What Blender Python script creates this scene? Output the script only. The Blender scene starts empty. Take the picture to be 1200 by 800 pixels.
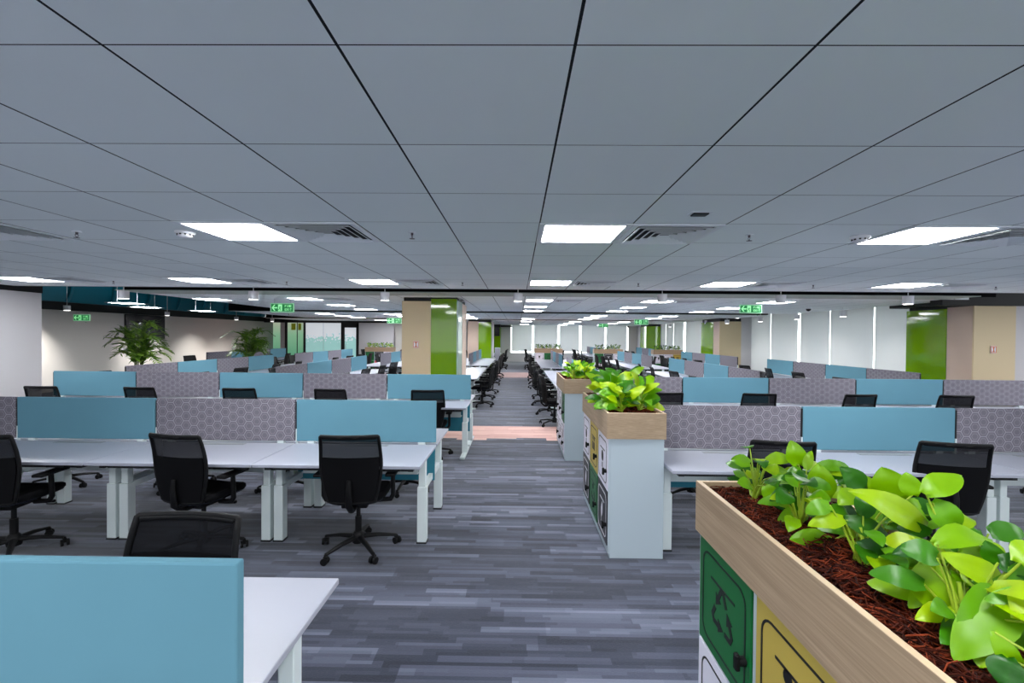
import bpy, bmesh, math, random
from mathutils import Vector, Matrix, noise
S = bpy.context.scene
C = S.collection
PI = math.pi
R = math.radians

# ------------------------------------------------------------------ camera
F, YAW, PITCH, ROLL, CAMZ = 536.14, .011724, -.012045, .008456, 1.73
cw = Vector((-math.sin(YAW)*math.cos(PITCH), math.cos(YAW)*math.cos(PITCH), math.sin(PITCH)))
cr0 = Vector((math.cos(YAW), math.sin(YAW), 0)); cu0 = cr0.cross(cw)
cr = cr0*math.cos(ROLL)+cu0*math.sin(ROLL); cu = -cr0*math.sin(ROLL)+cu0*math.cos(ROLL)
cam = bpy.data.objects.new('camera', bpy.data.cameras.new('camera'))
C.objects.link(cam)
M = Matrix.Identity(4)
for i, v in enumerate((cr, cu, -cw)):
    for j in range(3): M[j][i] = v[j]
M.translation = (0, 0, CAMZ)
cam.matrix_world = M
cam.data.sensor_width = 36; cam.data.lens = F/1200*36
cam.data.clip_start = .05; cam.data.clip_end = 200
S.camera = cam
def at(px, py, Y):
    d = cw+cr*((px-600)/F)-cu*((py-400)/F)
    return Vector((0, 0, CAMZ))+d*(Y/d.y)

# ------------------------------------------------------------------ materials
def srgb(r, g, b):
    f = lambda c: (c/255/12.92 if c/255 <= .04045 else ((c/255+.055)/1.055)**2.4)
    return (f(r), f(g), f(b), 1)
MATS = {}
def mat(name, col, rough=.5, metal=0, spec=.5, emit=None, strength=0, alpha=None):
    m = bpy.data.materials.new(name); m.use_nodes = True
    b = m.node_tree.nodes['Principled BSDF']
    b.inputs['Base Color'].default_value = col
    b.inputs['Roughness'].default_value = rough
    b.inputs['Metallic'].default_value = metal
    b.inputs['Specular IOR Level'].default_value = spec
    if emit:
        b.inputs['Emission Color'].default_value = emit
        b.inputs['Emission Strength'].default_value = strength
    if alpha is not None: b.inputs['Alpha'].default_value = alpha
    MATS[name] = m
    return m
class N:
    """tiny helper for node graphs"""
    def __init__(s, m): s.t = m.node_tree; s.b = s.t.nodes['Principled BSDF']
    def n(s, typ, **k):
        x = s.t.nodes.new(typ)
        for a, v in k.items(): setattr(x, a, v)
        return x
    def l(s, a, b): s.t.links.new(a, b)
    def math(s, op, a, b=None, c=None):
        x = s.n('ShaderNodeMath', operation=op)
        for i, v in enumerate((a, b, c)):
            if v is None: continue
            if isinstance(v, (int, float)): x.inputs[i].default_value = v
            else: s.l(v, x.inputs[i])
        return x.outputs[0]
    def vm(s, op, a, b=None):
        x = s.n('ShaderNodeVectorMath', operation=op)
        for i, v in enumerate((a, b)):
            if v is None: continue
            if isinstance(v, (tuple, list)): x.inputs[i].default_value = v
            else: s.l(v, x.inputs[i])
        return x.outputs['Value'] if op in ('LENGTH', 'DOT_PRODUCT') else x.outputs[0]
    def xyz(s, kind='Object'):
        c = s.n('ShaderNodeTexCoord'); p = s.n('ShaderNodeSeparateXYZ')
        s.l(c.outputs[kind], p.inputs[0]); return p.outputs
    def comb(s, x, y, z=0):
        c = s.n('ShaderNodeCombineXYZ')
        for i, v in enumerate((x, y, z)):
            if isinstance(v, (int, float)): c.inputs[i].default_value = v
            else: s.l(v, c.inputs[i])
        return c.outputs[0]
    def mix(s, f, a, b):
        x = s.n('ShaderNodeMix', data_type='RGBA')
        if isinstance(f, (int, float)): x.inputs['Factor'].default_value = f
        else: s.l(f, x.inputs['Factor'])
        for k, v in (('A', a), ('B', b)):
            i = [q for q in x.inputs if q.name == k and q.type == 'RGBA'][0]
            if isinstance(v, tuple): i.default_value = v
            else: s.l(v, i)
        return [q for q in x.outputs if q.type == 'RGBA'][0]
    def noise(s, vec, scale, detail=2, rough=.5):
        x = s.n('ShaderNodeTexNoise'); x.inputs['Scale'].default_value = scale
        x.inputs['Detail'].default_value = detail; x.inputs['Roughness'].default_value = rough
        if vec is not None: s.l(vec, x.inputs['Vector'])
        return x.outputs['Fac']
    def white(s, v, w=None):
        x = s.n('ShaderNodeTexWhiteNoise', noise_dimensions='2D')
        s.l(v, x.inputs['Vector']); return x.outputs['Value']
    def ramp(s, f, stops, const=False):
        x = s.n('ShaderNodeValToRGB'); e = x.color_ramp
        if const: e.interpolation = 'CONSTANT'
        while len(e.elements) < len(stops): e.elements.new(.5)
        for q, (p, c) in zip(e.elements, stops): q.position = p; q.color = c
        s.l(f, x.inputs[0]); return x.outputs[0]
    def bump(s, h, strength=.3, dist=.002):
        x = s.n('ShaderNodeBump'); x.inputs['Strength'].default_value = strength
        x.inputs['Distance'].default_value = dist
        s.l(h, x.inputs['Height']); s.l(x.outputs[0], s.b.inputs['Normal'])

TILE = .6; CX0, CY0, CEIL = .1386, .5575, 2.46
# ceiling tiles with dark reveals
m = mat('ceiling_tile', srgb(150, 155, 163), .75, spec=.2); g = N(m); p = g.xyz()
def line(g, v, off, w):
    f = g.math('FRACT', g.math('DIVIDE', g.math('SUBTRACT', v, off), TILE))
    d = g.math('MINIMUM', f, g.math('SUBTRACT', 1.0, f))
    return g.math('LESS_THAN', d, w/TILE/2)
lx = line(g, p[0], CX0, .0085); ly = line(g, p[1], CY0, .0045)
ln = g.math('MAXIMUM', lx, ly)
cid = g.white(g.comb(g.math('FLOOR', g.math('DIVIDE', g.math('SUBTRACT', p[0], CX0), TILE)), g.math('FLOOR', g.math('DIVIDE', g.math('SUBTRACT', p[1], CY0), TILE))))
base = g.mix(cid, srgb(234, 242, 243), srgb(240, 247, 248))
g.l(g.mix(ln, base, srgb(22, 24, 28)), g.b.inputs['Base Color'])
# carpet planks
m = mat('carpet', srgb(90, 95, 115), .95, spec=.1); g = N(m); p = g.xyz()
def strips(g, p, h, L, seed):
    row = g.math('FLOOR', g.math('DIVIDE', p[1], h))
    rn = g.white(g.comb(row, seed))
    ln_ = g.math('MULTIPLY_ADD', g.white(g.comb(row, seed+7.3)), L, L*.6)
    cell = g.math('FLOOR', g.math('ADD', g.math('DIVIDE', p[0], ln_), g.math('MULTIPLY', rn, 17.0)))
    return g.white(g.comb(cell, g.math('ADD', row, seed)))
a = strips(g, p, .05, .55, 1.0); b = strips(g, p, .125, 1.6, 4.0); c = strips(g, p, .025, .35, 9.0)
v = g.math('ADD', g.math('MULTIPLY', a, .45), g.math('ADD', g.math('MULTIPLY', b, .38), g.math('MULTIPLY', c, .17)))
tone = g.ramp(v, [(.18, srgb(42, 46, 60)), (.4, srgb(60, 65, 81)), (.55, srgb(77, 82, 100)), (.72, srgb(98, 103, 121)), (.88, srgb(122, 127, 145))])
pt = g.ramp(v, [(.2, srgb(222, 168, 158)), (.8, srgb(248, 205, 194))])
prow = g.math('FLOOR', g.math('DIVIDE', p[1], .25))
edge = g.math('MULTIPLY', g.white(g.comb(g.math('FLOOR', g.math('DIVIDE', p[0], .5)), prow)), .5)
y1 = g.math('ADD', p[1], edge)
band = g.math('MULTIPLY', g.math('GREATER_THAN', y1, 7.95), g.math('LESS_THAN', p[1], 8.75))
band2 = g.math('MULTIPLY', g.math('MULTIPLY', g.math('GREATER_THAN', y1, 19.3), g.math('LESS_THAN', p[1], 21.7)), .55)
g.l(g.mix(g.math('MAXIMUM', band, band2), tone, pt), g.b.inputs['Base Color'])
fz = g.noise(g.vm('MULTIPLY', g.n('ShaderNodeTexCoord').outputs['Object'], (60, 350, 1)), 1.0, 3)
g.bump(fz, .5, .003)
g.b.inputs['Sheen Weight'].default_value = .4; g.b.inputs['Sheen Roughness'].default_value = .45

def fabric(name, col, sc=900):
    m = mat(name, col, .85, spec=.25); g = N(m)
    co = g.n('ShaderNodeTexCoord').outputs['Object']
    n1 = g.noise(co, sc, 1); g.bump(n1, .25, .001)
    n2 = g.noise(co, 3, 2)
    d = tuple(x*.93 for x in col[:3])+(1,)
    g.l(g.mix(n2, d, tuple(min(1, x*1.06) for x in col[:3])+(1,)), g.b.inputs['Base Color'])
    return m
fabric('teal_fabric', srgb(96, 143, 160))
fabric('teal_panel', srgb(60, 135, 155))
# grey fabric printed with hexagons
m = mat('hexagon_fabric', srgb(120, 116, 124), .9, spec=.2); g = N(m); p = g.xyz()
P0 = .084
pv = g.comb(g.math('DIVIDE', p[0], P0), g.math('DIVIDE', p[2], P0))
dv = (1.7320508, 1.0, 1.0)
def hexcell(g, off):
    q = g.vm('ADD', g.vm('DIVIDE', pv, dv), (off, off, 0))
    q = g.vm('SUBTRACT', g.vm('FRACTION', q), (.5, .5, 0))
    return g.vm('MULTIPLY', q, (1.7320508, 1.0, 0.0))
qa, qb = hexcell(g, 0), hexcell(g, .5)
la, lb = g.vm('LENGTH', qa), g.vm('LENGTH', qb)
sel = g.math('LESS_THAN', la, lb)
x = g.n('ShaderNodeMix', data_type='VECTOR'); g.l(sel, x.inputs['Factor'])
vi = [i for i in x.inputs if i.type == 'VECTOR' and i.name in 'AB']
g.l(qb, vi[0]); g.l(qa, vi[1])
q = g.vm('ABSOLUTE', [o for o in x.outputs if o.type == 'VECTOR'][0])
sp = g.n('ShaderNodeSeparateXYZ'); g.l(q, sp.inputs[0])
hd = g.math('MAXIMUM', sp.outputs[1], g.vm('DOT_PRODUCT', q, (.8660254, .5, 0)))
outl = g.math('GREATER_THAN', hd, .462)
ring = g.math('MULTIPLY', g.math('GREATER_THAN', hd, .27), g.math('LESS_THAN', hd, .315))
big = g.noise(g.n('ShaderNodeTexCoord').outputs['Object'], 9, 1)
lines = g.math('MULTIPLY', g.math('MAXIMUM', outl, g.math('MULTIPLY', ring, .7)), .9)
g.l(g.mix(lines, g.mix(big, srgb(108, 104, 114), srgb(118, 114, 122)), srgb(158, 154, 162)), g.b.inputs['Base Color'])
# wood veneer
def wood(name, c1, c2):
    m = mat(name, c1, .45, spec=.35); g = N(m)
    co = g.n('ShaderNodeTexCoord').outputs['Object']
    n1 = g.noise(g.vm('MULTIPLY', co, (3, 14, 160)), 1.0, 4, .6)
    n2 = g.noise(g.vm('MULTIPLY', co, (1.2, 3, 30)), 1.0, 2)
    f = g.math('MULTIPLY_ADD', n1, .7, g.math('MULTIPLY', n2, .3))
    g.l(g.ramp(f, [(.35, c1), (.65, c2)]), g.b.inputs['Base Color']); g.bump(n1, .1, .001)
wood('oak_veneer', srgb(150, 128, 103), srgb(180, 157, 130))
wood('oak_edge', srgb(205, 178, 146), srgb(222, 198, 166))
mat('white_laminate', srgb(174, 177, 190), .35)
mat('white_metal', srgb(222, 232, 232), .35)
mat('locker_white', srgb(180, 194, 202), .4)
mat('door_white', srgb(224, 222, 236), .4)
mat('door_green', srgb(0, 98, 42), .4)
mat('door_yellow', srgb(186, 164, 72), .45)
mat('door_black', srgb(24, 26, 34), .4)
mat('mark_black', srgb(10, 10, 12), .5)
mat('mark_white', srgb(225, 225, 232), .5)
mat('black_plastic', srgb(10, 10, 12), .55, spec=.25)
mat('black_fabric', srgb(13, 13, 16), .95, spec=.15)
mat('grey_shell', srgb(40, 42, 50), .25)
mat('desk_steel', srgb(22, 24, 28), .5)
mat('cable_grey', srgb(150, 155, 160), .4)
m = mat('chair_mesh', srgb(13, 14, 19), .8, spec=.2, alpha=.93)
mat('wall_white', srgb(205, 203, 206), .7, spec=.3)
mat('wall_warm', srgb(206, 202, 196), .7, spec=.3)
mat('cream_panel', srgb(214, 196, 160), .55, spec=.3)
mat('rose_panel', srgb(206, 184, 168), .55, spec=.3)
mat('green_glass', srgb(112, 158, 0), .06, spec=.8)
mat('clear_strip', srgb(176, 200, 186), .12, spec=.6)
mat('black_trim', srgb(9, 9, 11), .6)
mat('void_dark', srgb(10, 11, 12), .9, spec=.1)
mat('slot_edge', srgb(165, 178, 172), .7)
mat('teal_duct', srgb(0, 118, 142), .45)
mat('soffit_grey', srgb(160, 164, 170), .75)
mat('tv_black', srgb(12, 14, 20), .15)
mat('blind_cloth', srgb(232, 233, 234), .85, spec=.2)
g = N(MATS['blind_cloth']); tr = g.n('ShaderNodeBsdfTranslucent'); tr.inputs[0].default_value = srgb(205, 207, 208)
mx = g.n('ShaderNodeMixShader'); mx.inputs[0].default_value = .26
g.l(g.b.outputs[0], mx.inputs[1]); g.l(tr.outputs[0], mx.inputs[2])
g.l(mx.outputs[0], [q for q in g.t.nodes if q.type == 'OUTPUT_MATERIAL'][0].inputs[0])
mat('daylight', (1, 1, 1, 1), .5, emit=(.93, 1, .98, 1), strength=2.1)
mat('led_diffuser', (1, 1, 1, 1), .5, emit=(.97, .98, 1, 1), strength=24.0)
mat('lamp_glow', (1, 1, 1, 1), .5, emit=(1, .98, .95, 1), strength=6)
mat('sign_green', srgb(0, 128, 62), .5, emit=srgb(0, 128, 62), strength=.25)
mat('sign_rim', srgb(160, 214, 176), .4, emit=srgb(150, 220, 170), strength=.2)
mat('sign_white', srgb(170, 240, 180), .5, emit=srgb(140, 235, 160), strength=.5)
mat('orange_mark', srgb(222, 110, 50), .5)
mat('dome_white', srgb(222, 222, 228), .4)
mat('sprinkler_metal', srgb(90, 84, 90), .35, metal=.6)
mat('alu', srgb(170, 174, 182), .35, metal=.3)
mat('vent_dark', srgb(28, 30, 36), .7)
mat('vent_white', srgb(228, 233, 238), .5)
mat('pot_grey', srgb(120, 122, 126), .5)
mat('stem_green', srgb(150, 176, 40), .5)
mat('palm_stem', srgb(96, 110, 50), .6)
mat('stem_brown', srgb(150, 110, 40), .6)
mat('locker_red', srgb(190, 30, 40), .4)
def leafmat(name, cols, trans=.25):
    m = mat(name, cols[0], .38, spec=.45); g = N(m)
    ge = g.n('ShaderNodeNewGeometry')
    r = ge.outputs['Random Per Island']
    n = len(cols)
    col = g.ramp(r, [(i/(n-1), c) for i, c in enumerate(cols)])
    nz = g.noise(g.n('ShaderNodeTexCoord').outputs['Object'], 22, 2)
    dk = g.vm('MULTIPLY', col, (.72, .82, .6))
    col2 = g.mix(g.math('MULTIPLY', nz, .6), col, dk)
    g.l(col2, g.b.inputs['Base Color'])
    tr = g.n('ShaderNodeBsdfTranslucent'); g.l(col2, tr.inputs[0])
    mx = g.n('ShaderNodeMixShader'); mx.inputs[0].default_value = trans
    g.l(g.b.outputs[0], mx.inputs[1]); g.l(tr.outputs[0], mx.inputs[2])
    out = [q for q in g.t.nodes if q.type == 'OUTPUT_MATERIAL'][0]
    g.l(mx.outputs[0], out.inputs[0])
leafmat('neon_leaf', [srgb(26, 92, 5), srgb(72, 142, 2), srgb(118, 176, 0), srgb(152, 192, 0), srgb(180, 206, 2)])
leafmat('fern_leaf', [srgb(24, 60, 22), srgb(60, 110, 36), srgb(100, 150, 50), srgb(40, 84, 26)])
leafmat('palm_leaf', [srgb(40, 80, 26), srgb(90, 130, 40), srgb(130, 165, 60), srgb(52, 92, 34)])
m = mat('coir', srgb(90, 36, 22), .9, spec=.2); g = N(m)
ge = g.n('ShaderNodeNewGeometry')
g.l(g.ramp(ge.outputs['Random Per Island'], [(0, srgb(34, 12, 8)), (.5, srgb(78, 28, 15)), (1, srgb(135, 56, 28))]), g.b.inputs['Base Color'])
# frosted film with a blue-green gradient printed towards the floor
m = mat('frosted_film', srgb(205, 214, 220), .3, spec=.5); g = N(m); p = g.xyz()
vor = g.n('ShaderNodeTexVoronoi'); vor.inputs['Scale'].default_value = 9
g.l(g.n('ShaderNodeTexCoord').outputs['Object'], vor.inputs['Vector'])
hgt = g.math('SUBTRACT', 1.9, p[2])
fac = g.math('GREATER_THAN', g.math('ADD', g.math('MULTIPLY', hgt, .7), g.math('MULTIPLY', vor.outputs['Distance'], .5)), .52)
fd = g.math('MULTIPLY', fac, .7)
fc = g.mix(fd, srgb(214, 220, 226), srgb(110, 190, 180)); g.l(fc, g.b.inputs['Base Color']); g.l(fc, g.b.inputs['Emission Color']); g.b.inputs['Emission Strength'].default_value = .4  # emission stands in for room light behind the frosted panes
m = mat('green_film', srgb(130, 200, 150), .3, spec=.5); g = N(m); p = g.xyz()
fc = g.ramp(g.math('DIVIDE', p[2], 2.4), [(.1, srgb(70, 160, 120)), (.7, srgb(150, 205, 165)), (1, srgb(205, 215, 190))]); g.l(fc, g.b.inputs['Base Color']); g.l(fc, g.b.inputs['Emission Color']); g.b.inputs['Emission Strength'].default_value = .3  # backlight from the room beyond put into the film as a weak glow
mat('yellow_sign', srgb(190, 205, 30), .5)

# ------------------------------------------------------------------ mesh builder
class MB:
    def __init__(s): s.v = []; s.f = []; s.sm = []; s.mi = []; s.m = 0
    def add(s, v, f, smooth=False):
        o = len(s.v); s.v += [tuple(x) for x in v]
        for q in f: s.f.append(tuple(i+o for i in q)); s.sm.append(smooth); s.mi.append(s.m)
        return s
    def box(s, x0, x1, y0, y1, z0, z1, bev=0, rot=None, org=(0, 0, 0)):
        if bev:
            bm = bmesh.new(); bmesh.ops.create_cube(bm, size=1)
            for v in bm.verts: v.co = Vector(((v.co.x+.5)*(x1-x0)+x0, (v.co.y+.5)*(y1-y0)+y0, (v.co.z+.5)*(z1-z0)+z0))
            bmesh.ops.bevel(bm, geom=bm.edges[:], offset=bev, segments=2 if bev > .004 else 1, affect='EDGES', profile=.6)
            bm.verts.index_update()
            V = [v.co.copy() for v in bm.verts]; Fa = [[v.index for v in f.verts] for f in bm.faces]; bm.free()
        else:
            V = [Vector(q) for q in ((x0, y0, z0), (x1, y0, z0), (x1, y1, z0), (x0, y1, z0), (x0, y0, z1), (x1, y0, z1), (x1, y1, z1), (x0, y1, z1))]
            Fa = [(0, 3, 2, 1), (4, 5, 6, 7), (0, 1, 5, 4), (1, 2, 6, 5), (2, 3, 7, 6), (3, 0, 4, 7)]
        if rot is not None: V = [rot @ (v-Vector(org))+Vector(org) for v in V]
        return s.add(V, Fa)
    def rings(s, rings, cap=True, smooth=True, closed=True):
        n = len(rings[0]); V = [p for r in rings for p in r]; Fa = []
        for i in range(len(rings)-1):
            for j in range(n if closed else n-1):
                k = (j+1) % n
                Fa.append((i*n+j, i*n+k, (i+1)*n+k, (i+1)*n+j))
        s.add(V, Fa, smooth)
        if cap and closed:
            s.add(rings[0], [tuple(reversed(range(n)))]); s.add(rings[-1], [tuple(range(n))])
        return s
    def tube(s, pts, r, n=8, cap=True, flat=1.0):
        pts = [Vector(p) for p in pts]; rr = r if isinstance(r, (list, tuple)) else [r]*len(pts)
        t = (pts[1]-pts[0]).normalized(); up = Vector((0, 0, 1)) if abs(t.z) < .9 else Vector((0, 1, 0))
        u = t.cross(up).normalized(); R_ = []
        for i, p in enumerate(pts):
            if i == 0: t = pts[1]-pts[0]
            elif i == len(pts)-1: t = pts[-1]-pts[-2]
            else: t = (pts[i+1]-pts[i]).normalized()+(pts[i]-pts[i-1]).normalized()
            t = t.normalized() if t.length > 1e-9 else Vector((0, 0, 1))
            u = (u-t*u.dot(t)).normalized(); w = t.cross(u)
            R_.append([p+(u*math.cos(a)+w*math.sin(a)*flat)*rr[i] for a in (2*PI*k/n for k in range(n))])
        return s.rings(R_, cap)
    def cyl(s, x, y, z0, z1, r, n=16, r1=None, axis='z', smooth=True):
        r1 = r if r1 is None else r1
        def P(a, q, z):
            u, w = math.cos(a)*q, math.sin(a)*q
            return {'z': Vector((x+u, y+w, z)), 'x': Vector((z, x+u, y+w)), 'y': Vector((x+w, z, y+u))}[axis]
        return s.rings([[P(2*PI*k/n, r, z0) for k in range(n)], [P(2*PI*k/n, r1, z1) for k in range(n)]], True, smooth)
    def lathe(s, prof, n=20, x=0, y=0):
        return s.rings([[Vector((x+math.cos(2*PI*k/n)*r, y+math.sin(2*PI*k/n)*r, z)) for k in range(n)] for r, z in prof], True)
    def build(s, name, mt, parent=None, loc=None):
        me = bpy.data.meshes.new(name); me.from_pydata(s.v, [], s.f)
        for mm in (mt if isinstance(mt, (list, tuple)) else [mt]): me.materials.append(MATS[mm])
        me.polygons.foreach_set('use_smooth', s.sm); me.polygons.foreach_set('material_index', s.mi)
        me.update()
        o = bpy.data.objects.new(name, me); C.objects.link(o)
        if parent: o.parent = parent
        if loc: o.location = loc
        return o
def tag(o, label=None, cat=None, group=None, kind=None):
    for k, v in (('label', label), ('category', cat), ('group', group), ('kind', kind)):
        if v is not None: o[k] = v
    return o
def empty(name, loc=(0, 0, 0), rz=0):
    o = bpy.data.objects.new(name, None); C.objects.link(o); o.location = loc; o.rotation_euler = (0, 0, rz); o.empty_display_size = .1
    return o
KIDS = {}
def copy_tree(o, parent=None):
    c = o.copy(); C.objects.link(c); c.parent = parent
    for ch in list(o.children): copy_tree(ch, c)
    return c
PROTOS = {}
def use(key, maker):
    """first call moves the prototype itself, later calls copy it"""
    if key not in PROTOS:
        PROTOS[key] = maker(); return PROTOS[key]
    return copy_tree(PROTOS[key])
def struct(name, mb, mt): return tag(mb.build(name, mt), kind='structure')
ORD = ['first', 'second', 'third', 'fourth', 'fifth', 'sixth', 'seventh', 'eighth', 'ninth', 'tenth']

# ------------------------------------------------------------------ the shell
EDGE1 = 7.15
struct('floor', MB().box(-14, 12.5, -4, 31.2, -.1, 0), 'carpet')
b = MB().box(-8.1, 12.2, -4, EDGE1, CEIL, CEIL+.05)
struct('ceiling', b, 'ceiling_tile')
struct('ceiling', MB().box(-6.9, 8.2, 8.42, 13.75, CEIL, CEIL+.05), 'ceiling_tile')
struct('ceiling', MB().box(-9.3, 8.1, 14.75, 19.95, CEIL, CEIL+.05), 'ceiling_tile')
struct('ceiling', MB().box(-11.5, 8.1, 20.9, 31, CEIL, CEIL+.05), 'ceiling_tile')
struct('ceiling', MB().box(-14, 12.5, -4.1, 31.2, 3.35, 3.45), 'void_dark')
def trim(i, *a, m='slot_edge', **k): struct('trim_%d' % i, MB().box(*a, **k), m)
trim(1, -6.9, 7.75, 7.75, 8.42, CEIL-.004, CEIL+.006)
trim(3, -9.3, 7.9, 14.6, 14.75, CEIL-.004, CEIL+.006)
trim(4, -11.5, 7.6, 20.75, 20.9, CEIL-.004, CEIL+.006)
trim(5, -8.0, 12.2, EDGE1, EDGE1+.02, CEIL-.004, CEIL+.05, m='soffit_grey')
# dark faces of the service slots above the ceiling bays
trim(6, -6.9, 8.2, 7.95, 7.97, CEIL+.006, 3.35, m='void_dark')
trim(7, -9.3, 7.95, 14.62, 14.64, CEIL+.006, 3.35, m='void_dark')
trim(8, -11.5, 7.6, 20.77, 20.79, CEIL+.006, 3.35, m='void_dark')
# walls
struct('wall_left', MB().box(-8.15, -8.0, -4, 7.6, 0, 2.38), 'wall_white')
trim(9, -8.16, -7.99, -4, 7.61, 2.38, 3.35, m='black_trim')
struct('wall_left', MB().box(-13.6, -8.15, 7.45, 7.6, 0, 3.35), 'wall_white')
struct('wall_left', MB().box(-13.6, -13.45, 7.6, 25.2, 0, 2.38), 'wall_warm')
trim(10, -13.6, -13.44, 7.6, 25.2, 2.38, 2.62, m='black_trim')
struct('wall_right', MB().box(9.14, 12.3, 8.55, 8.7, 0, 2.36), 'wall_white')
trim(11, 7.75, 12.3, 8.45, 8.7, 2.36, 3.35, m='black_trim')
trim(12, 8.2, 8.6, 8.7, 10.2, CEIL-.06, CEIL+.02, m='black_trim')
# teal duct fascia with ribs, above the left wall
r = empty('air_duct', (-13.4, 15.8, 2.62))
MB().box(-.2, .1, -8.2, 8.2, 0, .68).build('duct_casing', 'teal_duct', r)
for k in range(11):
    y = -6.8+k*1.45
    MB().tube([(.1, y, .02), (.14, y+.05, .18), (.16, y+.1, .38), (.13, y+.12, .66)], .045, 8).build('rib', 'teal_duct', r)
tag(r, 'dark teal ribbed duct running along the top of the left wall', 'duct')
# far wall on the left: header, posts, glass partitions, white wall
YL = 24.2
def zl(px): return at(px, 391, YL).x
struct('wall_far', MB().box(zl(463)-.05, -5.6, YL, YL+.12, 0, CEIL), 'wall_warm')
struct('wall_far', MB().box(zl(420.5), zl(463), YL, YL+.1, 0, 2.36), 'wall_white')
trim(14, -13.5, zl(420.5), YL-.08, YL+.12, 2.34, 2.62, m='black_trim')
trim(15, zl(420.5), zl(470), YL-.06, YL+.12, 2.36, 2.5, m='black_trim')
for i, (a, c, mt) in enumerate(((320, 328.5, 'green_film'), (328.5, 334.3, 'wall_white'), (337, 348.3, 'green_film'), (348.8, 356, 'green_film'), (358.3, 378.8, 'frosted_film'), (379.2, 400, 'frosted_film'))):
    struct('window_%d' % (i+1), MB().box(zl(a), zl(c)-.01, YL, YL+.02, 0, 2.34), mt)
for i, (a, c) in enumerate(((334.3, 337), (348.3, 348.8), (356, 358.3), (400, 403))):
    struct('trim_%d' % (16+i), MB().box(zl(a), zl(c), YL-.05, YL+.06, 0, 2.34), 'black_trim')
dr = struct('door_1', MB().box(zl(403.5), zl(418), YL, YL+.03, .02, 2.1), 'frosted_film')
fr = MB()
for a, c in ((403, 404), (417.7, 420.5)): fr.box(zl(a), zl(c), YL-.05, YL+.06, 0, 2.34)
fr.box(zl(403), zl(420), YL-.05, YL+.06, 2.1, 2.34)
fr.build('door_frame', 'black_trim', dr)
h = MB().tube([(zl(405.5), YL-.02, .95), (zl(405.5), YL-.07, .97), (zl(405.5), YL-.07, 1.2), (zl(405.5), YL-.02, 1.22)], .015, 8); h.build('door_handle', 'alu', dr)
for a, c, l in ((341.5, 346.5, 'left'), (349.5, 353, 'right')):
    MB().box(zl(a), zl(c), YL-.015, YL-.003, 1.95, 2.3).build('notice_panel', 'yellow_sign', bpy.data.objects['window_3' if l == 'left' else 'window_4'])
struct('wall_far', MB().box(-13.5, -5.6, YL+1.2, YL+1.3, 0, 3.35), 'wall_white')

# right wall : slanting runs of blinds between columns
def seg_wall(p0, p1, z0, z1, th, mt, name, out=1):
    p0 = Vector((p0[0], p0[1], 0)); p1 = Vector((p1[0], p1[1], 0)); t = (p1-p0).normalized(); n = Vector((-t.y, t.x, 0))*th*out
    V = [p0, p1, p1+n, p0+n]; V = [v+Vector((0, 0, z)) for z in (z0, z1) for v in V]
    b = MB().add(V, [(0, 3, 2, 1), (4, 5, 6, 7), (0, 1, 5, 4), (1, 2, 6, 5), (2, 3, 7, 6), (3, 0, 4, 7)])
    return b
def wline(a, bq, px):  # where the camera ray through px meets the ground line a-b
    d = at(px, 395, 1.0); d = Vector((d.x, 1.0))
    ax, ay = a; bx, by = bq; ex, ey = bx-ax, by-ay
    # t*d = a + s*e
    det = d.x*(-ey)-(-ex)*d.y
    t = (ax*(-ey)-(-ex)*ay)/det
    return (d.x*t, d.y*t)
def blind_run(A, B, slits, z0=.35, z1=CEIL, run='right wall', widths=None, start=0):
    global WN
    struct('wall_right' if A[0] > 5 else 'wall_far', seg_wall(A, B, 0, z0, .12, None, '', 1), 'wall_white')
    pts = [wline(A, B, s) for s in slits]
    L = math.dist(A, B)
    w = struct('window_%d' % WN, seg_wall((A[0]+.16*NX(A, B)[0], A[1]+.16*NX(A, B)[1]), (B[0]+.16*NX(A, B)[0], B[1]+.16*NX(A, B)[1]), z0, z1-.06, .02, None, '', 1), 'daylight'); WN += 1
    P = [A]+pts+[B]
    t = (Vector(B)-Vector(A)).normalized()
    for i in range(len(P)-1):
        ga = (widths[i-1] if widths and i > 0 else .04)/2 if i > 0 else 0
        gb = (widths[i] if widths and i < len(pts) else .04)/2 if i < len(P)-2 else 0
        a_ = Vector(P[i])+t*ga; b_ = Vector(P[i+1])-t*gb
        r = empty('roller_blind', (a_.x, a_.y, 0), math.atan2(t.y, t.x))
        Lk = (b_-a_).length
        zb = z0+.02
        MB().box(0, Lk, -.012, -.006, zb+.03, z1).build('blind_fabric', 'blind_cloth', r)
        MB().box(0, Lk, -.02, 0, zb, zb+.03, .004).build('bottom_rail', 'alu', r)
        yield r
def NX(A, B):
    t = (Vector(B)-Vector(A)).normalized(); return (-t.y, t.x)
WN = 7
RA, RB = (8.75, 9.6), (8.75, 17.2)
for i, r in enumerate(blind_run(RB, RA, [903.6, 936.8, 973, 1025], z1=2.72, widths=[.03, .13, .035, .045])):
    tag(r, 'tall roller blind on the right wall, %s from the near cream column' % (ORD[4-i]), 'blind', 'blinds on the right wall')
RC, RD = (8.6, 18.2), (8.6, 27.4)
for i, r in enumerate(blind_run(RD, RC, [780.5, 789.5, 802.5], z1=2.72, widths=[.04, .04, .3])):
    tag(r, 'roller blind between the rear right columns, %s from the back' % ORD[i], 'blind', 'rear blinds on the right wall')
struct('wall_right', MB().box(8.36, 8.9, 17.2, 17.4, 0, 2.72), 'wall_white')
struct('wall_right', MB().box(8.1, 8.25, 26.3, 31, 0, 3.35), 'wall_white')
struct('wall_right', MB().box(8.9, 9.0, 9.5, 31, 2.6, 3.35), 'void_dark')
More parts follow.
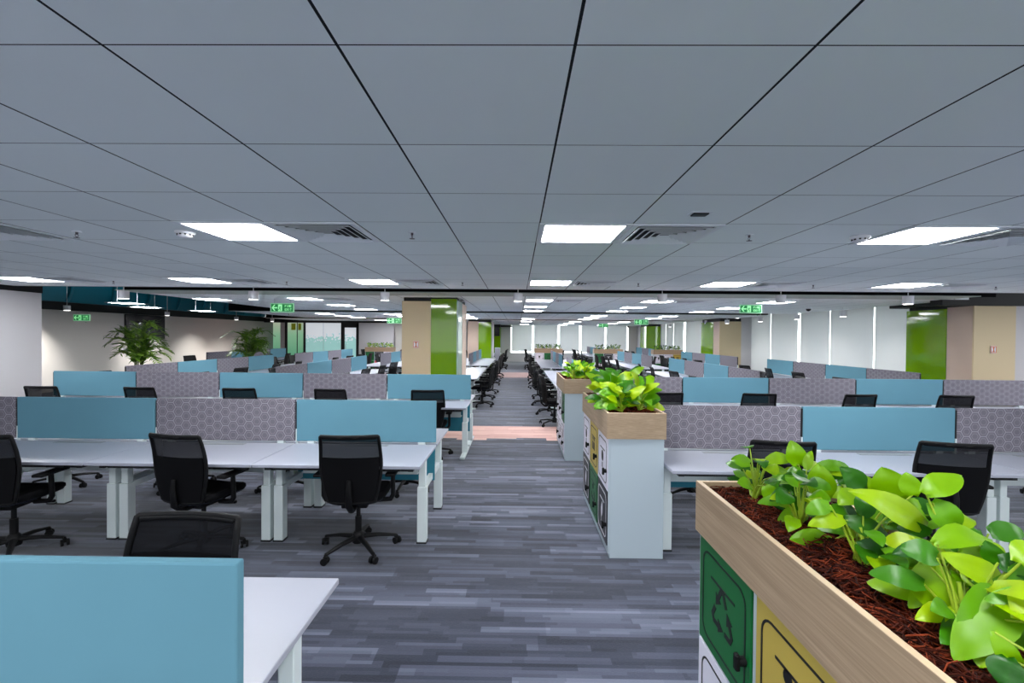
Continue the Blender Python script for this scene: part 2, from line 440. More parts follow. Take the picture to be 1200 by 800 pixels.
# far wall
FY = 31.0
def zf(px): return at(px, 400, FY).x
struct('wall_far', MB().box(-5.6, zf(598.5), FY, FY+.15, 0, 3.35), 'wall_white')
struct('wall_far', MB().box(-5.6, -5.45, YL, FY, 0, 3.35), 'wall_white')
struct('wall_far', MB().box(zf(736.5), 9.0, FY, FY+.15, 0, 3.35), 'wall_warm')
fs = [598.5, 624.5, 654.5, 680, 709.5, 735.5]
struct('wall_far', MB().box(zf(598.5), zf(736.5), FY, FY+.15, 0, .6), 'wall_white')
struct('wall_far', MB().box(zf(598.5), zf(736.5), FY, FY+.15, 2.52, 3.35), 'wall_white')
struct('window_%d' % WN, MB().box(zf(598.5), zf(736.5), FY+.14, FY+.16, .6, 2.55), 'daylight')
for i in range(5):
    x0, x1 = zf(fs[i])+.07, zf(fs[i+1])-.07
    r = empty('roller_blind', (x0, FY, 0))
    zb = .72 if i in (0, 2) else .66
    MB().box(0, x1-x0, .02, .03, zb+.03, 2.5).build('blind_fabric', 'blind_cloth', r)
    MB().box(0, x1-x0, .01, .035, zb, zb+.03, .004).build('bottom_rail', 'alu', r)
    tag(r, 'grey roller blind on the far end wall, %s from the left' % ORD[i], 'blind', 'blinds on the far end wall')
trim(24, zf(736.5), 7.4, FY-.1, FY, 2.36, CEIL, m='black_trim')

# columns
def column(x0, x1, y0, y1, kind):
    """clad column, kind gives the faces"""
    r = empty('column', ((x0+x1)/2, (y0+y1)/2, 0)); tag(r, kind='structure')
    X0, X1, Y0, Y1 = x0-(x0+x1)/2, x1-(x0+x1)/2, y0-(y0+y1)/2, y1-(y0+y1)/2
    return r, X0, X1, Y0, Y1
r, X0, X1, Y0, Y1 = column(-2.23, -1.14, 8.8, 10.15, 'a')
MB().box(X0+.03, X1-.03, Y0+.03, Y1, 0, CEIL).build('core', 'black_trim', r)
MB().box(X0, X0+.56, Y0, Y0+.03, 0, 2.385, .003).build('cream_cladding', 'cream_panel', r)
MB().box(X0+.562, X1-.03, Y0+.005, Y0+.03, 0, 2.43).build('green_glass_panel', 'green_glass', r)
MB().box(X0, X0+.03, Y0+.03, Y1, 0, 2.385).build('cream_cladding', 'cream_panel', r)
MB().box(X1-.03, X1, Y0, Y0+.62, 0, 2.40).build('glass_edge_panel', 'clear_strip', r)
MB().box(X1-.03, X1+.004, Y0+.625, Y1, 0, 2.385).build('white_cladding', 'rose_panel', r)
r, X0, X1, Y0, Y1 = column(-2.29, -1.2, 21.0, 22.2, 'a')
MB().box(X0+.03, X1-.03, Y0+.03, Y1, 0, CEIL).build('core', 'black_trim', r)
MB().box(X0, X0+.5, Y0, Y0+.03, 0, 2.385).build('cream_cladding', 'rose_panel', r)
MB().box(X0+.5, X1, Y0+.005, Y0+.03, 0, 2.35).build('green_glass_panel', 'green_glass', r)
MB().box(X1-.03, X1+.06, Y0+.1, Y1, 0, 2.385).build('white_cladding', 'wall_white', r)
r, X0, X1, Y0, Y1 = column(-2.5, -1.08, 29.3, 30.9, 'a')
MB().box(X0+.03, X1-.03, Y0+.03, Y1, 0, CEIL).build('core', 'black_trim', r)
MB().box(X0, X1, Y0, Y0+.03, 0, 2.3).build('green_glass_panel', 'green_glass', r)
MB().box(X1-.03, X1, Y0+.03, Y1, 0, 2.3).build('green_glass_panel', 'green_glass', r)
trim(25, -1.08, zf(600), 29.9, 31, 2.33, 2.42, m='black_trim')
# right columns
r, X0, X1, Y0, Y1 = column(8.38, 9.14, 8.5, 9.95, 'a')
MB().box(X0+.03, X1-.02, Y0+.03, Y1-.02, 0, CEIL).build('core', 'black_trim', r)
MB().box(X0, X1, Y0, Y0+.03, 0, 2.355, .003).build('cream_cladding', 'cream_panel', r)
MB().box(X0, X0+.03, Y0+.03, Y0+.53, 0, 2.355).build('rose_cladding', 'rose_panel', r)
MB().box(X0-.01, X0+.03, Y0+.535, Y1, 0, 2.33).build('green_glass_panel', 'green_glass', r)
r, X0, X1, Y0, Y1 = column(7.56, 8.36, 17.2, 18.9, 'a')
MB().box(X0+.03, X1, Y0+.03, Y1-.02, 0, CEIL).build('core', 'black_trim', r)
MB().box(X0, X1, Y0, Y0+.03, 0, 2.34).build('cream_cladding', 'cream_panel', r)
MB().box(X0, X0+.03, Y0+.03, Y0+.55, 0, 2.34).build('rose_cladding', 'rose_panel', r)
MB().box(X0-.01, X0+.03, Y0+.56, Y1, 0, 2.34).build('green_glass_panel', 'green_glass', r)
r, X0, X1, Y0, Y1 = column(7.3, 8.1, 26.0, 27.3, 'a')
MB().box(X0+.03, X1, Y0+.03, Y1-.02, 0, CEIL).build('core', 'black_trim', r)
MB().box(X0, X1, Y0, Y0+.03, 0, 2.34).build('green_glass_panel', 'green_glass', r)
MB().box(X0, X0+.03, Y0+.03, Y1, 0, 2.34).build('green_glass_panel', 'green_glass', r)
# tall green screen wall stub by the rear right
struct('wall_far', MB().box(at(754, 400, 28).x, at(757, 400, 28).x, 28, 28.1, 0, 2.35), 'cream_panel')
struct('wall_far', MB().box(at(761, 400, 28).x, at(773, 400, 28).x, 28, 28.1, 0, 2.35), 'green_glass')

# ------------------------------------------------------------------ ceiling fittings
def mk_led():
    r = empty('ceiling_light')
    f = MB(); a, c = .3, .262
    for q in ((-a, a, -a, -c), (-a, a, c, a), (-a, -c, -c, c), (c, a, -c, c)): f.box(*q, -.008, 0)
    f.build('frame', 'vent_white', r)
    MB().box(-.262, .262, -.262, .262, -.005, 0).build('diffuser', 'led_diffuser', r)
    return r
def led(x, y, label, group, z=CEIL, wires=False):
    r = use('led', mk_led); r.location = (x, y, z-.001)
    tag(r, label, 'ceiling light', group); r['kind'] = 'thing'
    return r
cols = {k: CX0+.3+2.4*k for k in range(-6, 6)}
def cname(k):
    return {0: 'just right of the aisle', -1: 'over the left desks', -2: 'second column left of the aisle', -3: 'third column left of the aisle', -4: 'fourth column left of the aisle', -5: 'fifth column left of the aisle',
            1: 'second column right of the aisle', 2: 'third column right of the aisle', 3: 'fourth column right of the aisle', 4: 'fifth column right of the aisle'}[k]
row_n = 0
for y, ks, rn in ((3.2575, (-1, 0, 1), 'nearest row'), (6.2575, (-3, -2, -1, 0, 1, 2, 3, 4), 'second row'),
              (9.37, (-2, -1, 0, 1, 2), 'third row'), (11.3, (-2, -1, 0, 1, 2), 'fourth row'), (13.1, (-2, -1, 0, 1, 2), 'fifth row'),
              (16.0, (-3, -2, -1, 1, 2), 'sixth row'), (17.7, (-3, -2, -1, 1, 2), 'seventh row'), (19.3, (-3, -2, -1, 0, 1, 2), 'eighth row'),
              (22.6, (-3, -2, -1, 0, 1, 2), 'ninth row'), (25.4, (-2, 1, 2), 'tenth row'), (28.6, (0, 1, 2), 'rearmost row')):
    for k in ks:
        led(cols[k], y, 'square white ceiling light panel, %s, %s' % (rn, cname(k)), 'square light panels in the ceiling')
for i, (y,) in enumerate(((.2575,), (-2.7425,))):
    for k in (-3, -2, -1, 0, 1, 2, 3, 4): led(cols[k], y, 'square white ceiling light panel behind the viewer', 'light panels behind the viewer')
# panels hung in the open strip on the left
for i, (px, py, Y) in enumerate(((149, 355, 11.3), (171, 359.7, 13.0), (238, 364, 14.9), (249, 350.6, 9.7))):
    p = at(px, py, Y)
    r = led(p.x, p.y, 'square light panel hung in the open void by the teal duct, %s from the left' % ORD[[0, 1, 2, 3][i]], 'hung light panels', z=p.z)
    w = MB()
    for sx in (-.25, .25): w.tube([(sx, 0, 0), (sx, 0, 3.35-p.z)], .004, 6)
    w.build('hanging_wire', 'alu', r)

def mk_vent():
    r = empty('air_vent')
    f = MB(); a, c = .295, .255
    for q in ((-a, a, -a, -c), (-a, a, c, a), (-a, -c, -c, c), (c, a, -c, c)): f.box(*q, -.009, 0)
    f.build('frame', 'vent_white', r)
    MB().box(-.255, .255, -.255, .255, -.0015, 0).build('backing', 'vent_dark', r)
    l = MB()
    for k in range(5):
        o = .252-k*.047
        i = o-.030
        V = [Vector((sx*q, sy*q, z)) for q, z in ((o, -.020), (i, -.004)) for sx, sy in ((-1, -1), (1, -1), (1, 1), (-1, 1))]
        V += [v+Vector((0, 0, .003)) for v in V]
        Fq = []
        for j in range(4):
            n = (j+1) % 4
            Fq += [(j, n, 4+n, 4+j), (8+j, 12+j, 12+n, 8+n), (j, 8+j, 8+n, n), (4+j, 4+n, 12+n, 12+j)]
        l.add(V, Fq)
    l.build('louvre_blades', 'vent_white', r)
    return r
for y, ks, rn in ((3.2575, (-2, -1, 0, 1), 'nearest row'), (6.2575, (-3, -2, -1, 0, 1, 2, 3), 'second row'), (9.37, (-2, -1, 0, 1), 'third row'), (13.1, (0, 1), 'fifth row')):
    for k in ks:
        r = use('vent', mk_vent); r.location = (cols[k]+.6, y, CEIL-.001)
        tag(r, 'square louvred ceiling air vent, %s, %s' % (rn, cname(k)), 'air vent', 'louvred vents beside the light panels')

def mk_smoke():
    r = empty('smoke_detector')
    MB().lathe([(.045, 0), (.062, -.004), (.064, -.018), (.05, -.026)], 24).build('base', 'dome_white', r)
    d = MB()
    for k in range(10):
        a = 2*PI*k/10; d.box(-.006, .006, .046, .052, -.034, -.022, rot=Matrix.Rotation(a, 3, 'Z'))
    d.build('sensor_grille', 'mark_black', r)
    MB().lathe([(.045, -.024), (.047, -.034), (.036, -.044), (.012, -.048)], 24).build('cap', 'dome_white', r)
    return r
for i, (px, py, l) in enumerate(((217, 270.5, 'round white smoke detector on the ceiling left of the nearest left light'), (1008, 276, 'round white smoke detector on the ceiling beside the nearest right light'))):
    Y = 3.45
    d = at(px, py, 1.0); t = (CEIL-CAMZ)/(d.z-CAMZ)
    r = use('smoke', mk_smoke); r.location = (d.x*t, t, CEIL); tag(r, l, 'smoke detector')
def mk_sprinkler():
    r = empty('sprinkler')
    MB().lathe([(.02, .01), (.026, 0), (.03, -.003), (.01, -.006)], 16).build('escutcheon', 'vent_white', r)
    b = MB().lathe([(.009, -.003), (.008, -.02), (.005, -.024)], 10)
    for s_ in (-1, 1): b.tube([(0, s_*.008, -.018), (0, s_*.014, -.03), (0, 0, -.044)], .002, 5)
    b.build('nozzle', 'sprinkler_metal', r)
    MB().lathe([(.004, -.043), (.019, -.045), (.019, -.047)], 12).build('deflector', 'sprinkler_metal', r)
    return r
for rn, lst in (('nearest row', ((90, 271), (483, 272), (878, 274.5))), ('second row', ((133, 328.6), (336, 329.5), (542, 330.5), (748, 331.6), (953, 333.5), (1167, 335.5)))):
    for i, (px, py) in enumerate(lst):
        d = at(px, py, 1.0); t = (CEIL-CAMZ)/(d.z-CAMZ)
        r = use('sprinkler', mk_sprinkler); r.location = (d.x*t, t, CEIL)
        tag(r, 'small metal fire sprinkler under the ceiling, %s, %s from the left' % (rn, ORD[i]), 'sprinkler', 'ceiling sprinklers')
d = at(820, 250, 1.0); t = (CEIL-CAMZ)/(d.z-CAMZ)
o = MB().box(-.045, .045, -.03, .03, -.012, 0, .003)
o.build('ceiling_sensor', 'mark_black', None, (d.x*t, t, CEIL)); o = bpy.data.objects['ceiling_sensor']
MB().box(-.06, .06, -.04, .04, -.004, 0).build('mounting_plate', 'vent_white', o)
tag(o, 'small black rectangular sensor on the ceiling above the nearest middle air vent', 'sensor')

# cylinder downlights hung in the slot
def mk_down():
    r = empty('downlight')
    MB().cyl(0, 0, 0, .13, .075, 24).build('lamp_housing', 'dome_white', r)
    MB().cyl(0, 0, -.003, .012, .064, 24).build('lamp_lens', 'lamp_glow', r)
    MB().cyl(0, 0, .13, .95, .007, 8).build('hanging_rod', 'dome_white', r)
    return r
for i, px in enumerate((145, 297, 451, 607, 776, 915, 1064)):
    p = at(px, 352.2+(px-451)*.006, 7.95 if px > 200 else 8.6); p.y = min(p.y, 7.45) if False else p.y
    sc = 1
    p2 = at(px, 352+(px-451)*.007, 7.45)
    r = use('down', mk_down); r.location = (p2.x, p2.y, p2.z)
    tag(r, 'white cylinder downlight hung in the first dark ceiling slot, %s from the left' % ORD[i], 'downlight', 'cylinder downlights in the first ceiling slot')
# wall washers along left and right walls
ww = [('left', [(78.5, 363.5, 12.3), (196, 369.7, 16.2), (277, 374.7, 18.7), (319, 376.7, 20.5)]),
      ('right', [(988, 371, 10.7), (934, 374.2, 12.6), (891, 376.8, 14.4), (852, 379, 16.4), (828, 379, 18.5), (785, 383, 21)])]
for side, L in ww:
    for i, (px, py, Y) in enumerate(L):
        p = at(px, py, Y)
        r = use('down', mk_down); r.location = p
        tag(r, 'small white cylinder spotlight hung along the %s wall, %s from the camera' % (side, ORD[i]), 'downlight', 'cylinder spotlights along the %s wall' % side)
        ld = bpy.data.lights.new('spot_beam', 'SPOT'); ld.energy = 270 if side == 'left' else 24; ld.spot_size = R(85); ld.spot_blend = 1; ld.shadow_soft_size = .05; ld.color = (1, .97, .93)
        lo = bpy.data.objects.new('spot_beam', ld); C.objects.link(lo); lo.location = (p.x, p.y, p.z-.02); lo.parent = None
        lo.rotation_euler = (0, R(-34 if side == 'right' else 34), 0)

# exit signs
def glyphs(b, txt, x, z, h, y):
    """block letters as small bars; y is the face plane"""
    st = h*.2; w = h*.62
    L = {'F': [(0, 0, 0, 1), (0, 1, 1, 1), (0, .5, .8, .5)], 'I': [(.5, 0, .5, 1)], 'R': [(0, 0, 0, 1), (0, 1, 1, 1), (1, .5, 1, 1), (0, .5, 1, .5), (.5, .5, 1, 0)],
         'E': [(0, 0, 0, 1), (0, 1, 1, 1), (0, .5, .8, .5), (0, 0, 1, 0)], 'X': [(0, 0, 1, 1), (0, 1, 1, 0)], 'T': [(.5, 0, .5, 1), (0, 1, 1, 1)]}
    for ch in txt:
        for a, c, d, e in L[ch]:
            p, q = Vector((x+a*w, y, z+c*h)), Vector((x+d*w, y, z+e*h)); t = (q-p).normalized(); n = Vector((-t.z, 0, t.x))*st/2
            p -= t*st/2; q += t*st/2
            V = [p+n, p-n, q-n, q+n]; V += [v+Vector((0, .002, 0)) for v in V]
            b.add(V, [(0, 1, 2, 3), (4, 7, 6, 5), (0, 4, 5, 1), (2, 6, 7, 3), (1, 5, 6, 2), (3, 7, 4, 0)])
        x += w*1.5
    return b
def mk_exit():
    r = empty('exit_sign')
    MB().box(-.225, .225, -.012, .012, 0, .175, .004).build('sign_body', 'sign_rim', r)
    f = MB().box(-.205, .205, -.015, -.011, .018, .158).build('sign_face', 'sign_green', r)
    a = MB()
    V = [Vector((x, -.0165, z)) for x, z in ((-.195, .088), (-.15, .145), (-.128, .145), (-.16, .1), (-.09, .1), (-.09, .076), (-.16, .076), (-.128, .031), (-.15, .031))]
    n = len(V); V += [v+Vector((0, .003, 0)) for v in V]
    a.add(V, [tuple(range(n)), tuple(reversed(range(n, 2*n)))]+[(i, i+n, (i+1) % n+n, (i+1) % n) for i in range(n)])
    a.build('arrow', 'sign_white', f)
    g = MB(); g.box(-.075, .0, -.0168, -.015, .025, .15)
    g.build('doorway_symbol', 'sign_white', f)
    m_ = MB(); y = -.0185
    m_.cyl(-.0178, -.03, .001, .002, .01, 12) if False else None
    m_.cyl(.128, -.035, -.0185, -.0168, .009, 12, axis='y')
    m_.tube([(-.035, y, .112), (-.043, y, .08)], .008, 6); m_.tube([(-.043, y, .08), (-.025, y, .06), (-.03, y, .036)], .006, 6)
    m_.tube([(-.043, y, .08), (-.055, y, .055), (-.068, y, .05)], .006, 6); m_.tube([(-.035, y, .11), (-.055, y, .095)], .004, 5); m_.tube([(-.035, y, .11), (-.018, y, .09)], .004, 5)
    m_.build('running_figure', 'sign_green', f)
    t = MB(); glyphs(t, 'FIRE', .055, .1, .036, -.017); glyphs(t, 'EXIT', .055, .038, .036, -.017); t.build('lettering', 'sign_white', f)
    w = MB()
    for sx in (-.15, .15): w.tube([(sx, 0, .17), (sx, 0, .26)], .003, 5)
    w.build('hanging_rod', 'alu', r)
    return r
for px, py, Y, l in ((331, 366, 8.6, 'green FIRE EXIT sign hanging left of the cream and green column'), (879.5, 367, 9.3, 'green FIRE EXIT sign hanging before the right-hand blinds'),
                     (96, 376, 12, 'small green FIRE EXIT sign hanging before the left wall'), (462, 379, 14, 'green FIRE EXIT sign partly hidden by the cream and green column'),
                     (751.5, 380.5, 14.6, 'green FIRE EXIT sign hanging in the middle distance right of the aisle'), (707, 383.5, 21, 'farthest tiny green FIRE EXIT sign before the end wall blinds')):
    p = at(px, py, Y)
    r = use('exit', mk_exit); r.location = p; tag(r, l, 'exit sign')

# dome camera under the second bay, near right wall
r = empty('dome_camera', at(947.5, 362, 11.2)); 
MB().cyl(0, 0, .06, .35, .01, 8).build('hanging_rod', 'mark_black', r)
MB().lathe([(.06, .06), (.065, .03), (.06, .0)], 20).build('camera_housing', 'dome_white', r)
MB().lathe([(.055, .0), (.048, -.03), (.025, -.05), (.005, -.055)], 20).build('camera_dome', 'tv_black', r)
tag(r, 'dome security camera on a rod before the right-hand blinds', 'security camera')

# wall displays
r = empty('wall_display', (-13.38, 16.35, 0))
MB().box(-.06, .0, -.87, .87, 1.5, 2.37, .01).build('casing', 'black_trim', r)
MB().box(0, .004, -.85, .85, 1.53, 2.35).build('screen', 'tv_black', r)
tag(r, 'large black wall display above the left potted palm', 'television')
r = empty('wall_display', (-1.3, 29.25, 0))
MB().box(-.17, .17, -.05, .04, 1.72, 2.29, .008).build('casing', 'black_trim', r)
MB().box(-.16, .16, -.055, -.05, 1.74, 2.27).build('screen', 'tv_black', r)
tag(r, 'small black display on the green column at the aisle end', 'television')
# call point plates on the cream claddings
for px, py, Y, l in ((487.5, 403.5, 8.79, 'small square orange and white plate on the cream cladding left of the aisle'), (1164, 409.5, 8.49, 'small square orange and white plate on the cream column at the right')):
    p = at(px, py, Y)
    o = MB().box(-.055, .055, -.006, 0, -.07, .07, .003).build('wall_plate', 'mark_white', None, p); tag(o, l, 'wall plate')
    q = MB()
    for a in ((-.05, .05, .05, .062), (-.05, .05, -.062, -.05), (-.05, -.042, -.05, .05), (.042, .05, -.05, .05)): q.box(a[0], a[1], -.009, -.005, a[2], a[3])
    q.box(-.008, .008, -.009, -.005, -.045, .045); q.box(-.024, .024, -.009, -.005, .03, .042); q.box(-.024, .024, -.009, -.005, -.042, -.03)
    q.build('symbol', 'orange_mark', o)

# ------------------------------------------------------------------ desks
def mk_desk(W, DD, feet):
    r = empty('desk'); y0, y1 = -DD-.02, -.02
    MB().box(-W/2+.004, W/2-.004, y0, y1, .705, .73, .003).build('tabletop', 'white_laminate', r)
    MB().box(-.22, .22, y1-.085, y1-.03, .7295, .7325, .001).build('cable_flap', 'cable_grey', r)
    u = MB().box(-W/2+.1, W/2-.1, y0+.1, y0+.14, .66, .704).box(-W/2+.1, W/2-.1, y1-.16, y1-.12, .66, .704)
    for s_ in (-1, 1): u.box(s_*(W/2-.09)-.02, s_*(W/2-.09)+.02, y0+.06, y1-.08, .67, .704)
    u.build('under_frame', 'desk_steel', r)
    MB().box(W/2-.3, W/2-.16, y0+.012, y0+.03, .685, .704).build('height_switch', 'black_plastic', r)
    t = MB().box(-W/2+.14, W/2-.14, y1-.14, y1-.01, .50, .512).box(-W/2+.14, W/2-.14, y1-.145, y1-.135, .50, .58).build('cable_tray', 'white_metal', r)
    yc = (y0+y1)/2-.01
    for s_ in (-1, 1):
        x = s_*(W/2-.052)
        l = MB().box(x-.038, x+.038, yc-.04, yc+.04, .012 if not feet else .04, .47, .006)
        lo = l.build('leg', 'white_metal', r)
        MB().box(x-.028, x+.028, yc-.03, yc+.03, .47, .704, .004).build('inner_column', 'white_metal', lo)
        if feet: MB().box(x-.035, x+.035, y0+.0+.02, y1-.03, .008, .04, .006).build('foot', 'white_metal', lo)
        else: MB().box(x-.042, x+.042, yc-.044, yc+.044, 0, .012, .002).build('foot', 'desk_steel', lo)
        MB().box(x-.018, x+.018, yc+.035, -.02, .42, .47).build('side_beam', 'white_metal', r)
    return r
def mk_screen(W, fabric_, low=.40):
    r = empty('desk_screen')
    MB().box(-W/2+.009, W/2-.009, -.016, .016, .748, 1.128, .007).build('fabric_panel', fabric_, r)
    if low: MB().box(-W/2+.02, W/2-.02, -.008, .008, low, .70).build('modesty_panel', 'teal_panel', r)
    MB().box(-W/2+.001, -W/2+.008, -.012, .012, .86, 1.11).build('edge_post', 'black_trim', r)
    for s_ in (-1, 1): MB().box(s_*(W/2-.14)-.03, s_*(W/2-.14)+.03, -.017, .017, .70, .75).build('bracket', 'white_metal', r)
    MB().box(-W/2, -W/2+.009, -.014, .014, .70, .86).build('joint_post', 'white_metal', r)
    return r
def desk(W, DD, feet, x, y, rz, label, group):
    r = use(('desk', W, DD, feet), lambda: mk_desk(W, DD, feet)); r.location = (x, y, 0); r.rotation_euler = (0, 0, rz); tag(r, label, 'desk', group)
def screen(W, teal, x, y, rz, label, group, low=.40):
    r = use(('screen', W, teal, low), lambda: mk_screen(W, 'teal_fabric' if teal else 'hexagon_fabric', low)); r.location = (x, y, 0); r.rotation_euler = (0, 0, rz)
    tag(r, label, 'desk screen', group)
CN = {True: 'light blue', False: 'grey hexagon-patterned'}

# ------------------------------------------------------------------ chairs
def mk_chair(detail):
    r = empty('task_chair')
    # base star
    b = MB(); nr = 8 if detail == 2 else 6
    b.lathe([(.045, .06), (.05, .085), (.045, .13), (.03, .15)], 12)
    cast = []
    for k in range(5):
        a = R(90+72*k); c_, s_ = math.cos(a), math.sin(a)
        b.tube([(c_*.03, s_*.03, .105), (c_*.16, s_*.16, .098), (c_*.30, s_*.30, .072)], [.026, .021, .015], nr, flat=.75)
        cast.append((c_*.305, s_*.305, a))
    if detail == 0:
        for x, y, a in cast: b.cyl(y, .028, x-.02, x+.02, .028, 8, axis='x')
    bo = b.build('star_base', 'black_plastic', r) if detail else None
    if detail:
        for x, y, a in cast:
            w = MB(); rot = Matrix.Rotation(a+.5, 3, 'Z')
            for s_ in (-1, 1):
                q = MB().cyl(0, 0, s_*.018-.008, s_*.018+.008, .027, 14, axis='x')
                w.add([rot @ Vector(v)+Vector((x, y, .028)) for v in q.v], q.f, True)
            q = MB().box(-.012, .012, -.012, .024, .0, .036, .004)
            w.add([rot @ Vector(v)+Vector((x, y, .028)) for v in q.v], q.f)
            w.cyl(x, y, .05, .075, .008, 8)
            w.build('caster', 'black_plastic', bo)
    g = MB() if detail else b
    g.cyl(0, 0, .14, .27, .026, 12).cyl(0, 0, .27, .38, .017, 12)
    if detail: g.build('gas_lift', 'black_plastic', r)
    g = MB() if detail else b
    g.box(-.1, .1, -.13, .12, .375, .415, .012 if detail else 0)
    if detail:
        g.tube([(.09, .03, .39), (.22, .04, .385)], .006, 6).box(.2, .26, .03, .055, .375, .395, .004)
        g.build('tilt_mechanism', 'black_plastic', r)
    # seat cushion : superellipse rings
    def slab(zs, bb, curve=0):
        rings = []
        for z, sx, sy in zs:
            ring = []
            n = 28 if detail else 14
            for k in range(n):
                t = 2*PI*k/n; c_, s_ = math.cos(t), math.sin(t)
                x = math.copysign(abs(c_)**.55, c_)*sx; y = math.copysign(abs(s_)**.6, s_)*sy
                dz = -.035*max(0, (y-.1)/.14)**2*.6+.018*(abs(x)/.24)**2
                ring.append(Vector((x, y+.02, z+dz)))
            rings.append(ring)
        bb.rings(rings)
    sh = MB() if detail else b
    slab([(.415, .18, .19), (.425, .225, .225), (.438, .236, .236)], sh)
    if detail: sh.build('seat_shell', 'grey_shell', r)
    st = MB() if detail else b
    slab([(.438, .232, .232), (.452, .243, .243), (.475, .242, .242), (.488, .225, .225)], st)
    if detail: st.build('seat', 'black_fabric', r)
    # back
    def bp(u, v):  # u -1..1 across, v 0..1 up
        w = .178+.05*math.sin(min(v, .62)/.62*PI/2)-.014*max(0, (v-.55)/.45)
        y = -.205-.105*v+.055*math.sin(v*PI)*-1*(-.2)-.03*math.cos(v*PI*1.2)*.6+.035*(u*u)
        return Vector((u*w, y, .46+.51*v))
    nu, nv = (10, 14) if detail == 2 else (6, 8) if detail else (4, 5)
    def sheet(bb, v0, v1, u0=-.95, u1=.95, off=0):
        V = []; nv_ = max(2, int(nv*(v1-v0))+1)
        for j in range(nv_+1):
            for i in range(nu+1):
                p = bp(u0+(u1-u0)*i/nu, v0+(v1-v0)*j/nv_); p.y += off; V.append(p)
        bb.add(V, [(j*(nu+1)+i, j*(nu+1)+i+1, (j+1)*(nu+1)+i+1, (j+1)*(nu+1)+i) for j in range(nv_) for i in range(nu)], True)
    path = [bp(-1, v) for v in [i/8 for i in range(0, 9)]]
    path[-1] = bp(-1, .985)
    top = [bp(u, 1.0) for u in (-.965, -.5, 0, .5, .965)]
    rgt = [bp(1, v) for v in [i/8 for i in range(8, -1, -1)]]; rgt[0] = bp(1, .985)
    bot = [bp(u, -.015) for u in (.8, .4, 0, -.4, -.8)]
    fr = MB() if detail else b
    fr.tube(path+top+rgt+bot+[path[0]], .0135 if detail else .015, nr, cap=False)
    if detail:
        # solid header and slim waist band of the frame
        V = []
        for yy in (-.012, .012):
            for vv in (.955, 1.0):
                for i in range(7): p = bp(-.93+1.86*i/6, vv); p.y += yy; V.append(p)
        Fq = []
        for i in range(6):
            Fq += [(i, i+1, 8+i, 7+i), (14+i, 21+i, 22+i, 15+i), (7+i, 8+i, 22+i, 21+i), (i, 14+i, 15+i, 1+i)]
        fr.add(V, Fq, True)
    fr_o = fr.build('back_frame', 'black_plastic', r) if detail else None
    if detail:
        ms = MB(); sheet(ms, .66, .96); ms.build('mesh_panel', 'chair_mesh', r)
        ms = MB(); sheet(ms, .0, .67, off=.004); sheet(ms, 0, .67, off=-.012)
        ms.build('backrest', 'black_fabric', r)
        sp = MB().tube([(0, -.10, .39), (0, -.2, .385), (0, -.262, .44), (0, -.275, .56), (0, -.268, .64)], [.03, .03, .028, .022, .016], 8, flat=.6)
        sp.build('back_spine', 'black_plastic', r)
    else:
        sheet(b, 0, .98)
        b.tube([(0, -.10, .39), (0, -.2, .385), (0, -.262, .44), (0, -.275, .56)], .024, 6)
    for s_ in (-1, 1):
        a = MB() if detail else b
        a.tube([(s_*.15, .0, .40), (s_*.255, .0, .405), (s_*.275, .0, .44), (s_*.275, -.01, .62)], [.02, .02, .019, .017], nr)
        a_ = a.build('armrest', 'black_plastic', r) if detail else None
        pd = MB() if detail else b
        pd.box(s_*.275-.04, s_*.275+.04, -.13, .12, .62, .645, .01 if detail else 0)
        if detail: pd.build('arm_pad', 'black_plastic', a_)
    if not detail:
        # small in the picture: a single mesh
        bpy.data.objects.remove(r)
        o = b.build('task_chair', 'black_plastic'); return o
    return r
def chair(x, y, rz, label, group, detail=2, sc=1):
    r = use(('chair', detail), lambda: mk_chair(detail)); r.location = (x, y, 0); r.rotation_euler = (0, 0, rz)
    if sc != 1: r.scale = (sc, sc, sc)
    tag(r, label, 'chair', group)
    return r

# ---- rows across the room
rnd = random.Random(4)
SIDE = {-1: 'left', 1: 'right'}
def row(side, xe, yc, n, W, DD, teal0, rname, feet, halves, far_feet=None, low=.40):
    for i in range(n):
        x = side*(abs(xe)+W*(i+.5)) if side < 0 else xe+W*(i+.5)
        for h in halves:
            nm = 'near' if h < 0 else 'far'
            desk(W, DD, feet, x, yc, 0 if h < 0 else PI, 'white desk, %s from the aisle, %s side of the %s' % (ORD[i], nm, rname), 'desks of the '+rname)
        teal = (i % 2 == 0) == teal0
        screen(W, teal, x, yc, 0, '%s desk screen, %s from the aisle on the %s' % (CN[teal], ORD[i], rname), 'screens of the '+rname, low if i == 0 else 0)
row(-1, -.72, 1.2, 4, 1.3, .64, True, 'closest left row', False, (1,))
row(-1, -.73, 4.185, 4, 1.3, .70, True, 'first full left row', False, (-1, 1))
row(-1, -.70, 7.02, 5, 1.3, .70, True, 'second full left row', True, (-1, 1), low=.26)
row(1, 1.17, 4.07, 5, 1.345, .62, False, 'first right row', False, (-1, 1))
row(1, 1.2, 6.95, 6, 1.3, .66, False, 'second right row', True, (-1, 1))
